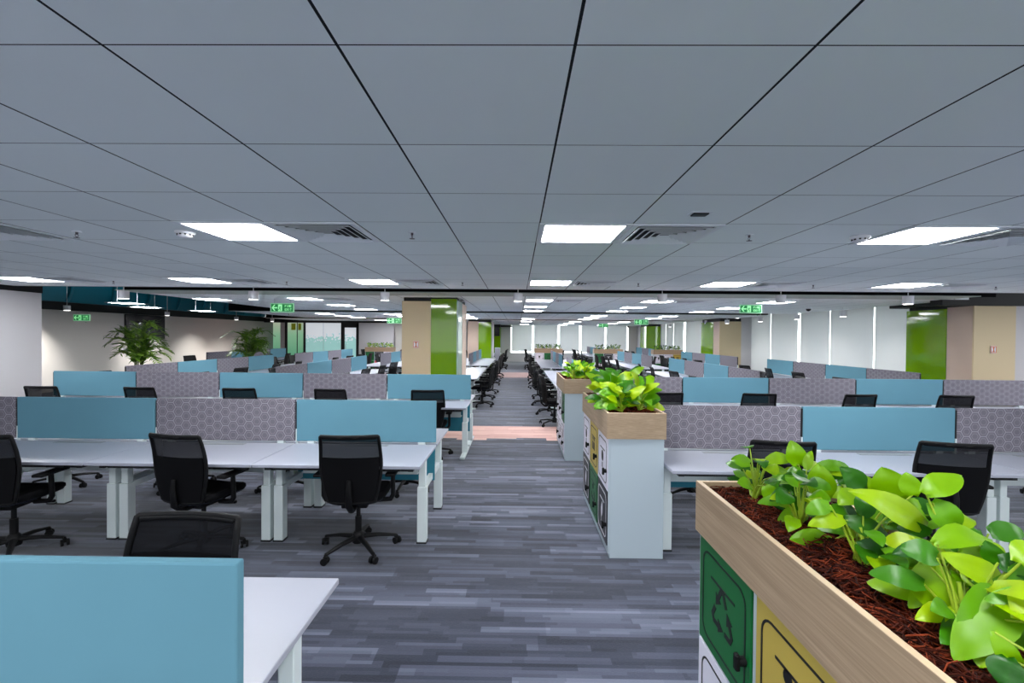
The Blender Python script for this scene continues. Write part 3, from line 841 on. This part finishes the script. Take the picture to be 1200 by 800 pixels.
# chairs of those rows
CL = 'black mesh chair '
for i, (x, y, a) in enumerate(((-1.27, 3.66, 4), (-2.50, 3.62, -10), (-3.93, 3.52, 6))):
    chair(x, y, R(a), CL[:-1]+', near side of the first full left row, %s from the aisle' % ORD[i], 'chairs before the first full left row')
for i, (x, y, a) in enumerate(((-1.25, 5.12, 176), (-2.55, 5.05, 190), (-3.75, 5.1, 170), (-5.1, 5.1, 182))):
    chair(x, y, R(a), CL+'behind the first full left row, %s from the aisle' % ORD[i], 'chairs behind the first full left row', sc=.94)
c0 = chair(-1.49, 1.78, R(178), CL+'cut off by the light blue screen in the left foreground', 'chairs of the closest left row')
c0.scale = (1.1, 1.0, .93)
for i, x in enumerate((-1.24, -2.56, -3.85, -5.22, -6.62)):
    chair(x, 6.52, R((3, -4, 2, -3, 2)[i]), CL[:-1]+', near side of the second full left row, %s from the aisle' % ORD[i], 'chairs before the second full left row')
for i, x in enumerate((1.99, 3.27)):
    chair(x, 3.62, R((-8, -14)[i]), CL[:-1]+', near side of the first right row, %s from the aisle' % ORD[i], 'chairs before the first right row')
for i, x in enumerate((1.9, 3.3, 4.5, 5.9)):
    chair(x, 4.98, R(180+(6, -8, 5, 0)[i]), CL+'behind the first right row, %s from the aisle' % ORD[i], 'chairs behind the first right row', sc=.94)
for i, x in enumerate((2.03, 3.31, 4.65, 5.96)):
    chair(x, 6.50, R((4, -3, 3, -3)[i]), CL[:-1]+', near side of the second right row, %s from the aisle' % ORD[i], 'chairs before the second right row')

# ---- benches along the room
benches = [  # x, y0, n, first colour teal?, name, chair sides
    (-7.1, 8.2, 4, False, 'front bench beyond the left rows, third from the aisle'),
    (-4.4, 8.25, 4, False, ''), (-1.62, 10.6, 3, True, ''), (1.45, 8.3, 4, True, ''), (4.45, 8.4, 4, False, ''), (7.25, 8.3, 4, False, ''),
    (-10.0, 14.6, 4, False, ''), (-7.0, 14.3, 4, False, ''), (-4.4, 14.6, 4, False, ''), (-1.62, 15.4, 4, False, ''), (1.45, 14.6, 4, True, ''), (4.3, 14.6, 4, False, ''), (7.05, 14.7, 4, False, ''),
    (-7.0, 23.0, 3, True, ''), (-1.62, 23.2, 3, True, ''), (1.45, 23.2, 3, True, ''), (4.3, 23.2, 4, True, ''), (7.0, 23.2, 3, True, '')]
def bname(x, y):
    c = {-10: 'outer left', -7: 'far left', -4: 'mid left', -2: 'aisle left', 1: 'aisle right', 4: 'mid right', 7: 'far right'}[min((-10, -7, -4, -2, 1, 4, 7), key=lambda k: abs(k-x))]
    return '%s %s bench' % ('front' if y < 12 else 'middle' if y < 20 else 'rear', c)
SKIP = set()
for x, y0, n, t0, _ in benches:
    bn = bname(x, y0); W = 1.26
    det = 1 if y0 < 12 else 0
    for i in range(n):
        yc = y0+W*(i+.5)
        for s_ in ((-1,) if x > 6 else (-1, 1)):
            k = '%s side of the %s' % (SIDE[s_], bn)
            if ('d', bn, s_, i) not in SKIP:
                desk(W, .66, True, x, yc, PI/2*(-1 if s_ < 0 else 1), 'white desk, %s from the front, %s' % (ORD[i], k), 'desks of the '+bn)
            if ('c', bn, s_, i) not in SKIP:
                cx = x+s_*(.66+.05)
                chair(cx+s_*rnd.uniform(0, .1), yc+rnd.uniform(-.06, .06), PI/2*(1 if s_ > 0 else -1)+rnd.uniform(-.2, .2), 'black task chair, %s from the front, %s' % (ORD[i], k), 'chairs of the '+bn, det)
        teal = (i % 2 == 0) == t0
        screen(W, teal, x, yc, PI/2, '%s desk screen, %s from the front on the %s' % (CN[teal].replace('-patterned', ''), ORD[i], bn), 'screens of the '+bn, 0)

# ------------------------------------------------------------------ locker planters
def arc_path(w, h, r, n=5):
    pts = []
    for cx, cz, a0 in ((w-r, h-r, 0), (-w+r, h-r, 90), (-w+r, -h+r, 180), (w-r, -h+r, 270)):
        for k in range(n+1): a = R(a0+90*k/n); pts.append((cx+math.cos(a)*r, cz+math.sin(a)*r))
    return pts
def flat_band(b, pts, wd, y, th=.0015, closed=True):
    """ribbon of width wd along a planar path (x,z) standing just proud of the plane y"""
    n = len(pts); O = []; I = []
    for i in range(n):
        p = Vector(pts[i]); a = Vector(pts[i-1]) if (closed or i) else p; c = Vector(pts[(i+1) % n]) if (closed or i < n-1) else p
        t = (c-a).normalized(); nn = Vector((-t.y, t.x))*wd/2
        O.append(p+nn); I.append(p-nn)
    V = [Vector((q.x, y, q.y)) for q in O+I]+[Vector((q.x, y-th, q.y)) for q in O+I]
    Fq = []
    for i in range(n if closed else n-1):
        j = (i+1) % n
        Fq += [(2*n+i, 2*n+n+i, 2*n+n+j, 2*n+j), (i, 2*n+i, 2*n+j, j), (n+i, n+j, 3*n+j, 3*n+i)]
    b.add(V, Fq)
def poly(b, pts, y, th=.0015):
    n = len(pts); V = [Vector((x, y-th, z)) for x, z in pts]+[Vector((x, y, z)) for x, z in pts]
    b.add(V, [tuple(range(n))]+[(i, i+n, (i+1) % n+n, (i+1) % n) for i in range(n)])
def icon(kind, ink, parent, y):
    b = MB()
    if kind == 'recycle':
        K = [Vector((math.cos(R(90+120*q))*.085, math.sin(R(90+120*q))*.085-.01)) for q in range(3)]
        for q in range(3):
            a_, c_, d_ = K[q-1], K[q], K[(q+1) % 3]
            flat_band(b, [a_.lerp(c_, .62), a_.lerp(c_, .88), c_.lerp(d_, .12), c_.lerp(d_, .34)], .016, y, closed=False)
            t = (d_-c_).normalized(); n_ = Vector((-t.y, t.x)); h_ = c_.lerp(d_, .33)
            poly(b, [h_+n_*.021, h_-n_*.021, h_+t*.034], y)
    elif kind == 'people':
        for dx in (-.028, .028):
            poly(b, [(dx+math.cos(2*PI*k/14)*.018, .055+math.sin(2*PI*k/14)*.018) for k in range(14)], y)
            poly(b, [(dx-.024, -.03), (dx+.024, -.03), (dx+.02, .025), (dx, .034), (dx-.02, .025)], y)
    elif kind == 'leaf':
        pts = [(math.sin(t*PI)*.03*(1.2-.4*t)-.02+.03*t, -.06+.12*t) for t in [i/10 for i in range(11)]]
        pts += [(-math.sin(t*PI)*.028-.02+.03*t, -.06+.12*t) for t in [1-i/10 for i in range(1, 10)]]
        poly(b, pts, y); flat_band(b, [(-.03, -.09), (-.02, -.05), (.0, 0)], .006, y, closed=False)
    elif kind == 'bulb':
        poly(b, [(math.cos(2*PI*k/16)*.034, .02+math.sin(2*PI*k/16)*.038) for k in range(16)], y)
        for z in (-.03, -.042, -.054): poly(b, [(-.015, z-.004), (.015, z-.004), (.015, z+.004), (-.015, z+.004)], y)
    else:
        flat_band(b, [(-.03, -.045), (.03, -.045), (.03, .02), (-.03, .02)], .009, y)
        flat_band(b, [(-.02, .02), (-.02, .045), (.0, .058), (.02, .045), (.02, .02)], .009, y, closed=False)
        poly(b, [(-.008, -.022), (.008, -.022), (.008, .002), (-.008, .002)], y)
    b.v = [(x*1.2, y_, z*1.2) for x, y_, z in b.v]
    b.build('icon', ink, parent)
def mk_planter(x, y, rz, doors, label, D=1.32, Wd=.435, handle_side=1, rows_=((.52, .93), (.09, .51))):
    """locker bank whose doors face -y locally; D along local x"""
    r = empty('locker_planter', (x, y, 0), rz)
    c = MB().box(-D/2, D/2, 0.018, Wd, .0, .935, .002)
    c.build('cabinet', 'locker_white', r)
    k = D/3
    f = MB()
    for i in range(4): f.box(-D/2+i*k-(.0 if i == 0 else .012), -D/2+i*k+(.012 if i < 3 else 0), .004, .018, .035, .935)
    f.box(-D/2+.012, D/2-.012, .006, .018, .505, .517).build('door_frame', 'locker_white', r)
    for (row_, col_), (mt, ic, ink) in doors.items():
        z0, z1 = rows_[row_]; x0 = -D/2+col_*k+.016; x1 = -D/2+(col_+1)*k-.016
        d = MB().box((x0-x1)/2, (x1-x0)/2, 0, .016, -(z1-z0)/2, (z1-z0)/2, .002).build('locker_door', mt, r, ((x0+x1)/2, -.002, (z0+z1)/2))
        w, h = (x1-x0)/2-.035, (z1-z0)/2-.04
        ob = MB(); flat_band(ob, arc_path(w, h, .05), .008, 0); ob.build('outline', ink, d)
        sb = MB(); poly(sb, [(-.095, h-.085), (.095, h-.085), (.095, h-.076), (-.095, h-.076)], 0); sb.build('card_slot', ink, d)
        icon(ic, ink, d, 0)
        hb = MB().cyl(w, -.055, -.022, 0.0, .016, 12, axis='y').box(w-.012, w+.012, -.034, -.018, -.085, -.03, .004)
        hb.build('lock_handle', 'black_plastic', d)
    # wooden trough
    t = MB(); th = .018; e = .012
    t.box(-D/2-e, D/2+e, -e, -e+th, .937, 1.137); t.box(-D/2-e, D/2+e, Wd+e-th, Wd+e, .937, 1.137)
    t.box(-D/2-e, -D/2-e+th, -e+th, Wd+e-th, .937, 1.137); t.box(D/2+e-th, D/2+e, -e+th, Wd+e-th, .937, 1.137)
    to = t.build('trough', 'oak_veneer', r)
    q = MB()
    for a in ((-D/2-e, D/2+e, -e, -e+th), (-D/2-e, D/2+e, Wd+e-th, Wd+e), (-D/2-e, -D/2-e+th, -e+th, Wd+e-th), (D/2+e-th, D/2+e, -e+th, Wd+e-th)): q.box(*a, 1.1372, 1.139)
    q.build('trough_rim', 'oak_edge', to)
    tag(r, label, 'planter')
    return r
WH, GR, YE, BL = ('door_white', 'bulb', 'mark_black'), ('door_green', 'recycle', 'mark_black'), ('door_yellow', 'people', 'mark_black'), ('door_black', 'leaf', 'mark_white')
# local x runs with world -y when rz = -90deg, doors face -x world
def side_planter(x, yfront, yback, doors, label):
    return mk_planter(x, (yfront+yback)/2, R(-90), doors, label, D=yback-yfront)
side_planter(.757, .57, 1.885, {(0, 0): GR, (0, 1): YE, (0, 2): WH, (1, 0): WH, (1, 1): BL, (1, 2): GR}, 'large locker planter in the right foreground with green and yellow doors')
side_planter(.715, 3.565, 4.89, {(0, 0): WH, (0, 1): YE, (0, 2): WH, (1, 0): BL, (1, 1): GR, (1, 2): BL}, 'white locker planter at the aisle end of the first right row')
side_planter(.66, 6.35, 7.5, {(0, 0): WH, (0, 1): WH, (0, 2): GR, (1, 0): WH, (1, 1): WH, (1, 2): WH}, 'white locker planter at the aisle end of the second right row')
RED = ('locker_red', 'box', 'mark_white')
mk_planter(1.5, 21.9, 0, {(0, 1): GR, (0, 0): WH, (0, 2): WH, (1, 0): WH, (1, 1): WH, (1, 2): GR}, 'distant oak-trough locker planter just right of the aisle end')
mk_planter(4.3, 21.6, 0, {(0, 0): GR, (0, 1): BL, (0, 2): WH, (1, 0): WH, (1, 1): BL, (1, 2): GR}, 'distant oak-trough locker planter, second right of the aisle')
mk_planter(7.0, 21.3, 0, {(0, 0): WH, (0, 1): WH, (0, 2): YE, (1, 0): GR, (1, 1): GR, (1, 2): WH}, 'distant oak-trough locker planter by the right wall')
mk_planter(-6.55, 21.6, 0, {(0, 0): GR, (0, 1): BL, (0, 2): WH, (1, 0): GR, (1, 1): RED, (1, 2): WH}, 'distant oak-trough locker planter left of the cream column')
# white end stand at the left aisle
r = empty('end_cabinet', (-1.0, 23.1, 0))
MB().box(-.13, .13, -.2, .2, 0, 1.13, .005).build('cabinet', 'locker_white', r)
MB().box(-.12, .12, -.206, -.2, .05, 1.1).build('door', 'white_laminate', r)
tag(r, 'slim white end cabinet at the left edge of the distant aisle', 'cabinet')

# ------------------------------------------------------------------ coir mulch and leaves
def coir(x0, x1, y0, y1, z, nf, seed, label, rad=.0016):
    rn = random.Random(seed); b = MB()
    nx, ny = 8, max(8, int((y1-y0)/.05))
    V = []
    for j in range(ny+1):
        for i in range(nx+1):
            X, Y = x0+(x1-x0)*i/nx, y0+(y1-y0)*j/ny
            V.append(Vector((X, Y, z-.012+.02*noise.noise(Vector((X*6, Y*6, 1))))))
    b.add(V, [(j*(nx+1)+i, j*(nx+1)+i+1, (j+1)*(nx+1)+i+1, (j+1)*(nx+1)+i) for j in range(ny) for i in range(nx)], True)
    for k in range(nf):
        X, Y = rn.uniform(x0+.01, x1-.01), rn.uniform(y0+.01, y1-.01); a = rn.uniform(0, 2*PI); L = rn.uniform(.015, .05)
        zc = z-.012+.02*noise.noise(Vector((X*6, Y*6, 1)))+rn.uniform(.0, .02); cv = rn.uniform(-1, 1)
        pts = []
        for t in (-1, 0, 1):
            px_ = X+math.cos(a+cv*t*.5)*L*t; py_ = Y+math.sin(a+cv*t*.5)*L*t
            pts.append((min(max(px_, x0), x1), min(max(py_, y0), y1), zc+(1-abs(t))*rn.uniform(0, .01)+rn.uniform(-.004, .006)))
        b.tube(pts, rad*rn.uniform(.6, 1.2), 3, cap=False)
    o = b.build('coir_mulch', 'coir'); tag(o, label, 'mulch', kind='stuff')
SOIL = 1.112
coir(.765, 1.18, .58, 1.875, SOIL, 5200, 1, 'reddish-brown coir mulch filling the big foreground planter', .0021)
coir(.725, 1.14, 3.575, 4.88, SOIL, 1500, 2, 'reddish-brown coir mulch in the planter of the first right row', .003)
coir(.67, 1.085, 6.36, 7.49, SOIL, 500, 3, 'reddish-brown coir mulch in the planter of the second right row', .004)

def leaf(b, B, T, Nn, width, droop=.25, fold=.25, nu=4, nv=8, seed=0, twist=0):
    B, T, Nn = Vector(B), Vector(T), Vector(Nn)
    ax = T-B; L = ax.length; ax.normalize()
    n = (Nn-ax*Nn.dot(ax)).normalized(); s_ = ax.cross(n)
    V = []
    for j in range(nv+1):
        t = .5-.5*math.cos(PI*j/nv) if nv > 5 else j/nv
        w = width/2*(math.sin(PI*t**.78))**.62*(1-.12*t)*1.03 if 0 < t < 1 else 0
        if j == 0: w = width*.10
        if j == nv: w = width*.008
        c = B+ax*(L*t)+n*(L*droop*(4*t*(1-t))*.5+L*droop*.12*math.sin(t*7+seed))
        back = -ax*(width*.12)*(1 if j == 1 else 0)
        for i in range(-nu//2, nu//2+1):
            u = i/(nu/2)
            V.append(c+s_*(u*w)+n*(-fold*.0+fold*abs(u)*w*.7-.12*w*u*u*2*fold)+back*abs(u)+n*(.03*width*math.sin(t*9+seed+u*2)))
    m_ = nu//2*2+1
    b.add(V, [(j*m_+i, j*m_+i+1, (j+1)*m_+i+1, (j+1)*m_+i) for j in range(nv) for i in range(m_-1)], True)
CAM = Vector((0, 0, CAMZ))
def facing(p, rn, up=.9):
    return ((CAM-p).normalized()+Vector((0, 0, up))+Vector((rn.uniform(-.3, .3), rn.uniform(-.3, .3), rn.uniform(-.2, .2)))).normalized()
# foreground plants : leaves listed by where they stand in the planter
HL = [ # base px, base py, tip px, tip py, width px, lateral x of leaf
 (1084, 579, 1127, 558, 27, 1.02), (1070, 580, 1061, 553, 20, 1.04), (1083, 618, 993, 575, 30, .98), (1052, 584, 1034, 547, 36, 1.06), (1092, 588, 1125, 621, 27, 1.03),
 (1097, 638, 1163, 632, 30, .98), (1173, 684, 1102, 648, 27, .95), (1190, 712, 1122, 735, 60, .93), (1188, 706, 1118, 775, 44, .90), (1090, 662, 1094, 716, 42, .91),
 (1062, 688, 1031, 678, 20, .90), (1006, 640, 1058, 650, 24, .96), (990, 608, 1046, 634, 21, .97), (988, 615, 990, 586, 27, .99), (967, 581, 958, 543, 27, 1.02),
 (1011, 574, 984, 547, 24, 1.05), (936, 545, 927, 516, 20, 1.04), (930, 559, 889, 538, 6, 1.02), (873, 566, 852, 560, 9, .92), (893, 561, 867, 549, 15, .97),
 (896, 569, 912, 591, 17, .93), (904, 566, 918, 575, 12, .99), (912, 571, 958, 592, 17, .98), (905, 558, 943, 576, 14, 1.04), (922, 584, 951, 603, 15, .95),
 (945, 599, 911, 613, 19, .92), (930, 600, 903, 590, 13, .96), (974, 637, 925, 633, 23, .88), (1170, 660, 1155, 633, 20, 1.0), (1204, 648, 1186, 638, 22, 1.0),
 (1121, 711, 1116, 750, 19, .92), (1165, 739, 1196, 797, 20, .86), (1180, 770, 1178, 806, 30, .84), (1156, 756, 1148, 790, 22, .88), (1128, 640, 1160, 668, 24, 1.05),
 (1000, 560, 1022, 580, 24, 1.1), (1020, 590, 1048, 612, 26, 1.1), (1060, 600, 1092, 596, 22, 1.1), (1110, 640, 1135, 676, 26, 1.07), (940, 560, 962, 566, 16, 1.1),
 (955, 575, 930, 590, 16, 1.06), (975, 600, 955, 618, 18, 1.0), (1010, 610, 985, 630, 22, 1.03), (1030, 655, 1015, 668, 16, .95), (1075, 655, 1050, 664, 20, .98),
 (1135, 690, 1170, 698, 24, 1.02), (1150, 700, 1110, 690, 20, 1.0), (945, 550, 951, 528, 10, 1.06), (1005, 620, 1030, 610, 22, 1.0), (1085, 690, 1065, 712, 16, .9),
 (1195, 660, 1225, 640, 34, 1.0), (1200, 730, 1240, 700, 50, .95), (1210, 760, 1260, 780, 50, .9), (1195, 690, 1215, 660, 30, 1.0),
 (1150, 640, 1180, 655, 20, 1.08), (880, 570, 902, 582, 12, .96), (918, 556, 937, 552, 12, 1.08), (1143, 620, 1125, 640, 20, 1.1)]
crowns = []
def depth_for(px, lat): return lat*F/max(px-605.5, 60)
rn = random.Random(11)
NPL = 9
cr_ = []
for k in range(NPL):
    Y = 1.78-k*(1.78-.68)/(NPL-1)
    cr_.append(Vector((.98+(.07 if k % 2 else -.05), Y, SOIL+.0)))
leafb = [MB() for _ in range(NPL)]; stemb = [MB() for _ in range(NPL)]; have = [0]*NPL
for i, (bx, by, tx, ty, w, lat) in enumerate(HL):
    Y = depth_for((bx+tx)/2, lat)
    B = at(bx, by, Y); T = at(tx, ty, Y-.015 if ty > by else Y+.01)
    lowz = SOIL+.012
    if B.z < lowz: B.z = lowz
    if T.z < lowz: T.z = lowz
    wd = w*Y/F*1.12
    k = min(range(NPL), key=lambda q: (cr_[q]-B).xy.length); have[k] += 1
    nm = facing(B, rn, .3)
    leaf(leafb[k], B, T, nm, wd, droop=rn.uniform(.12, .28), fold=rn.uniform(.15, .4), nu=6, nv=10, seed=i)
    cb = cr_[k]+Vector((rn.uniform(-.025, .025), rn.uniform(-.025, .025), -.01))
    mid = cb.lerp(B, .5)+Vector((0, 0, .02))
    stemb[k].tube([cb, cb.lerp(mid, .6)+Vector((0, 0, .015)), mid+Vector((0, 0, .01)), B+(T-B)*.03], [.0045, .0036, .0028, .0022], 6)
names = ['at the far end of the foreground planter', 'second from the far end of the foreground planter', 'third from the far end of the foreground planter', 'fourth from the far end of the foreground planter', 'in the middle of the foreground planter',
         'just nearer than the middle of the foreground planter', 'third from the near end of the foreground planter', 'second from the near end of the foreground planter', 'nearest in the foreground planter']
for k in range(NPL):
    # fill with smaller leaves around the crown
    for q in range(16):
        a = rn.uniform(0, 2*PI); el = rn.uniform(.03, .17); rr = rn.uniform(.02, .09)
        B = cr_[k]+Vector((math.cos(a)*rr, math.sin(a)*rr, el)); L = rn.uniform(.06, .10)
        T = B+Vector((math.cos(a)*L, math.sin(a)*L, rn.uniform(-.03, .025)))
        T.x = min(max(T.x, .80), 1.22)
        leaf(leafb[k], B, T, Vector((-.3, -.9, .8)), rn.uniform(.038, .058), droop=.3, fold=.3, nu=4, nv=7, seed=q)
        stemb[k].tube([cr_[k], cr_[k].lerp(B, .6)+Vector((0, 0, .01)), B], [.004, .003, .002], 5)
    stemb[k].tube([cr_[k]-Vector((0, 0, .02)), cr_[k]+Vector((.005, 0, .05)), cr_[k]+Vector((0, .01, .11))], [.007, .006, .004], 7)
    r = empty('leafy_plant', cr_[k])
    for bb, nm, mt in ((leafb[k], 'foliage', 'neon_leaf'), (stemb[k], 'stem', 'stem_green')):
        bb.v = [tuple(Vector(v)-cr_[k]) for v in bb.v]
        bb.build(nm, mt, r)
    tag(r, 'lime-green broad-leaved plant %s' % names[k], 'plant', 'plants in the foreground planter')
def bush(x, y, z, nl, H, Rr, seed, label, group, wl=(.09, .15), mt='neon_leaf', name='leafy_plant'):
    rn = random.Random(seed); lb, sb = MB(), MB()
    for q in range(nl):
        a = rn.uniform(0, 2*PI); t = rn.random(); el = H*(.15+.75*t); rr = Rr*(.75-.45*t)*rn.uniform(.3, 1)
        B = Vector((math.cos(a)*rr, math.sin(a)*rr, el)); L = rn.uniform(*wl)
        T = B+Vector((math.cos(a)*L*.9, math.sin(a)*L*.9, rn.uniform(-.35, .5)*L+(.4*L*t)))
        leaf(lb, B, T, Vector((0, -1, .8)), L*rn.uniform(.42, .54), droop=.3, fold=.3, nu=4, nv=7, seed=q)
        sb.tube([(0, 0, 0), (B.x*.3, B.y*.3, B.z*.6), B], [.005, .004, .0025], 5)
    r = empty(name, (x, y, z)); lb.build('foliage', mt, r); sb.build('stem', 'stem_green', r)
    tag(r, label, 'plant', group)
for i, (x, y) in enumerate(((.86, 3.75), (1.03, 3.85), (.85, 4.1), (1.0, 4.3), (.9, 4.65))):
    bush(x, y, SOIL-.01, 32, .25 if i else .2, .15, 30+i, 'lime-green leafy plant, %s from front in the first right row planter' % ORD[i], 'plants in the first right row planter', (.12, .19))
for i, (x, y) in enumerate(((.8, 6.55), (.97, 6.6), (.85, 7.0), (.98, 7.25))):
    bush(x, y, SOIL-.01, 24, .2, .14, 50+i, 'lime-green leafy plant, %s from front in the second right row planter' % ORD[i], 'plants in the second right row planter')
for pi, (X, Y, nm) in enumerate(((1.5, 22.1, 'planter just right of the aisle end'), (4.3, 21.8, 'second planter right of the aisle end'), (7.0, 21.5, 'planter by the right wall'), (-6.55, 21.8, 'distant planter on the left'))):
    for i in range(6):
        bush(X-.52+i*.21, Y, 1.12, 26, .22, .12, 70+pi*6+i, 'small green plant, %s from left, %s' % (ORD[i], nm), 'plants in the '+nm, (.06, .1), 'fern_leaf' if pi != 3 else 'neon_leaf')
    MB().box(X-.64, X+.64, Y-.17, Y+.22, 1.09, 1.118).build('soil_bed', 'coir'); o = bpy.data.objects['soil_bed' if pi == 0 else 'soil_bed.%03d' % pi]
    tag(o, 'brown soil filling the '+nm, 'soil', kind='stuff')

# ------------------------------------------------------------------ palms
def palm(x, y, H, Rr, seed, label, pot=True):
    rn = random.Random(seed); r = empty('potted_palm', (x, y, 0))
    MB().lathe([(.13, 0), (.15, .02), (.19, .42), (.2, .45), (.18, .45), (.17, .40)], 24).build('pot', 'pot_grey', r)
    MB().cyl(0, 0, .38, .41, .172, 20).build('soil', 'coir', r)
    st, fo = MB(), MB()
    for k in range(38):
        a = rn.uniform(0, 2*PI); top = rn.uniform(.62, 1.0)*H; reach = Rr*rn.uniform(.45, 1.0)
        c = Vector((math.cos(a), math.sin(a), 0)); P = []
        h0 = H*.5*rn.uniform(.5, 1)
        for t in [i/9 for i in range(10)]:
            if t < .5: q = c*(.06+.1*t*reach)+Vector((0, 0, .4+(top-.4)*(t/.5)*.8))
            else:
                u = (t-.5)/.5
                q = c*(.06+.05*reach+reach*u)+Vector((0, 0, .4+(top-.4)*.8+(top-.4)*.2*math.sin(u*2.0)*1.1-.35*reach*u*u))
            P.append(q)
        st.tube(P, [.0055*(1-.08*i) for i in range(10)], 5)
        for i in range(4, 10):
            for sub in (0, .33, .66):
                if i == 9 and sub: continue
                p = P[i].lerp(P[min(i+1, 9)], sub); t = (P[min(i+1, 9)]-P[i-1]).normalized()
                side = t.cross(Vector((0, 0, 1))).normalized()
                for s_ in (-1, 1):
                    L = rn.uniform(.14, .24)*(1.1 if i < 8 else .75)
                    d = (side*s_*.75+t*.7+Vector((0, 0, rn.uniform(-.35, .05)))).normalized()
                    leaf(fo, p, p+d*L, Vector((0, -.5, 1))+c*.3, .03, droop=.18, fold=.3, nu=2, nv=4, seed=i)
    st.build('stem', 'palm_stem', r); fo.build('fronds', 'palm_leaf', r)
    tag(r, label, 'potted plant')
palm(-8.36, 10.0, 2.0, .5, 5, 'leafy potted palm in front of the wall display at the left')
palm(-8.3, 14.1, 1.9, .62, 8, 'smaller-looking potted palm standing right of the wall display')

# ------------------------------------------------------------------ light and colour
w = bpy.data.worlds.new('world'); S.world = w; w.use_nodes = True
w.node_tree.nodes['Background'].inputs[0].default_value = (.9, .95, 1, 1)
w.node_tree.nodes['Background'].inputs[1].default_value = .95
S.view_settings.view_transform = 'Standard'; S.view_settings.look = 'None'
S.view_settings.exposure = 0.68; S.view_settings.gamma = 1; S.view_settings.use_curve_mapping = False
S.cycles.use_denoising = True
try: S.cycles.denoiser = 'OPENIMAGEDENOISE'
except Exception: pass
S.cycles.max_bounces = 8; S.cycles.diffuse_bounces = 5; S.cycles.glossy_bounces = 3; S.cycles.transparent_max_bounces = 8
S.cycles.sample_clamp_indirect = 6; S.cycles.use_light_tree = True
S.cycles.caustics_reflective = False; S.cycles.caustics_refractive = False
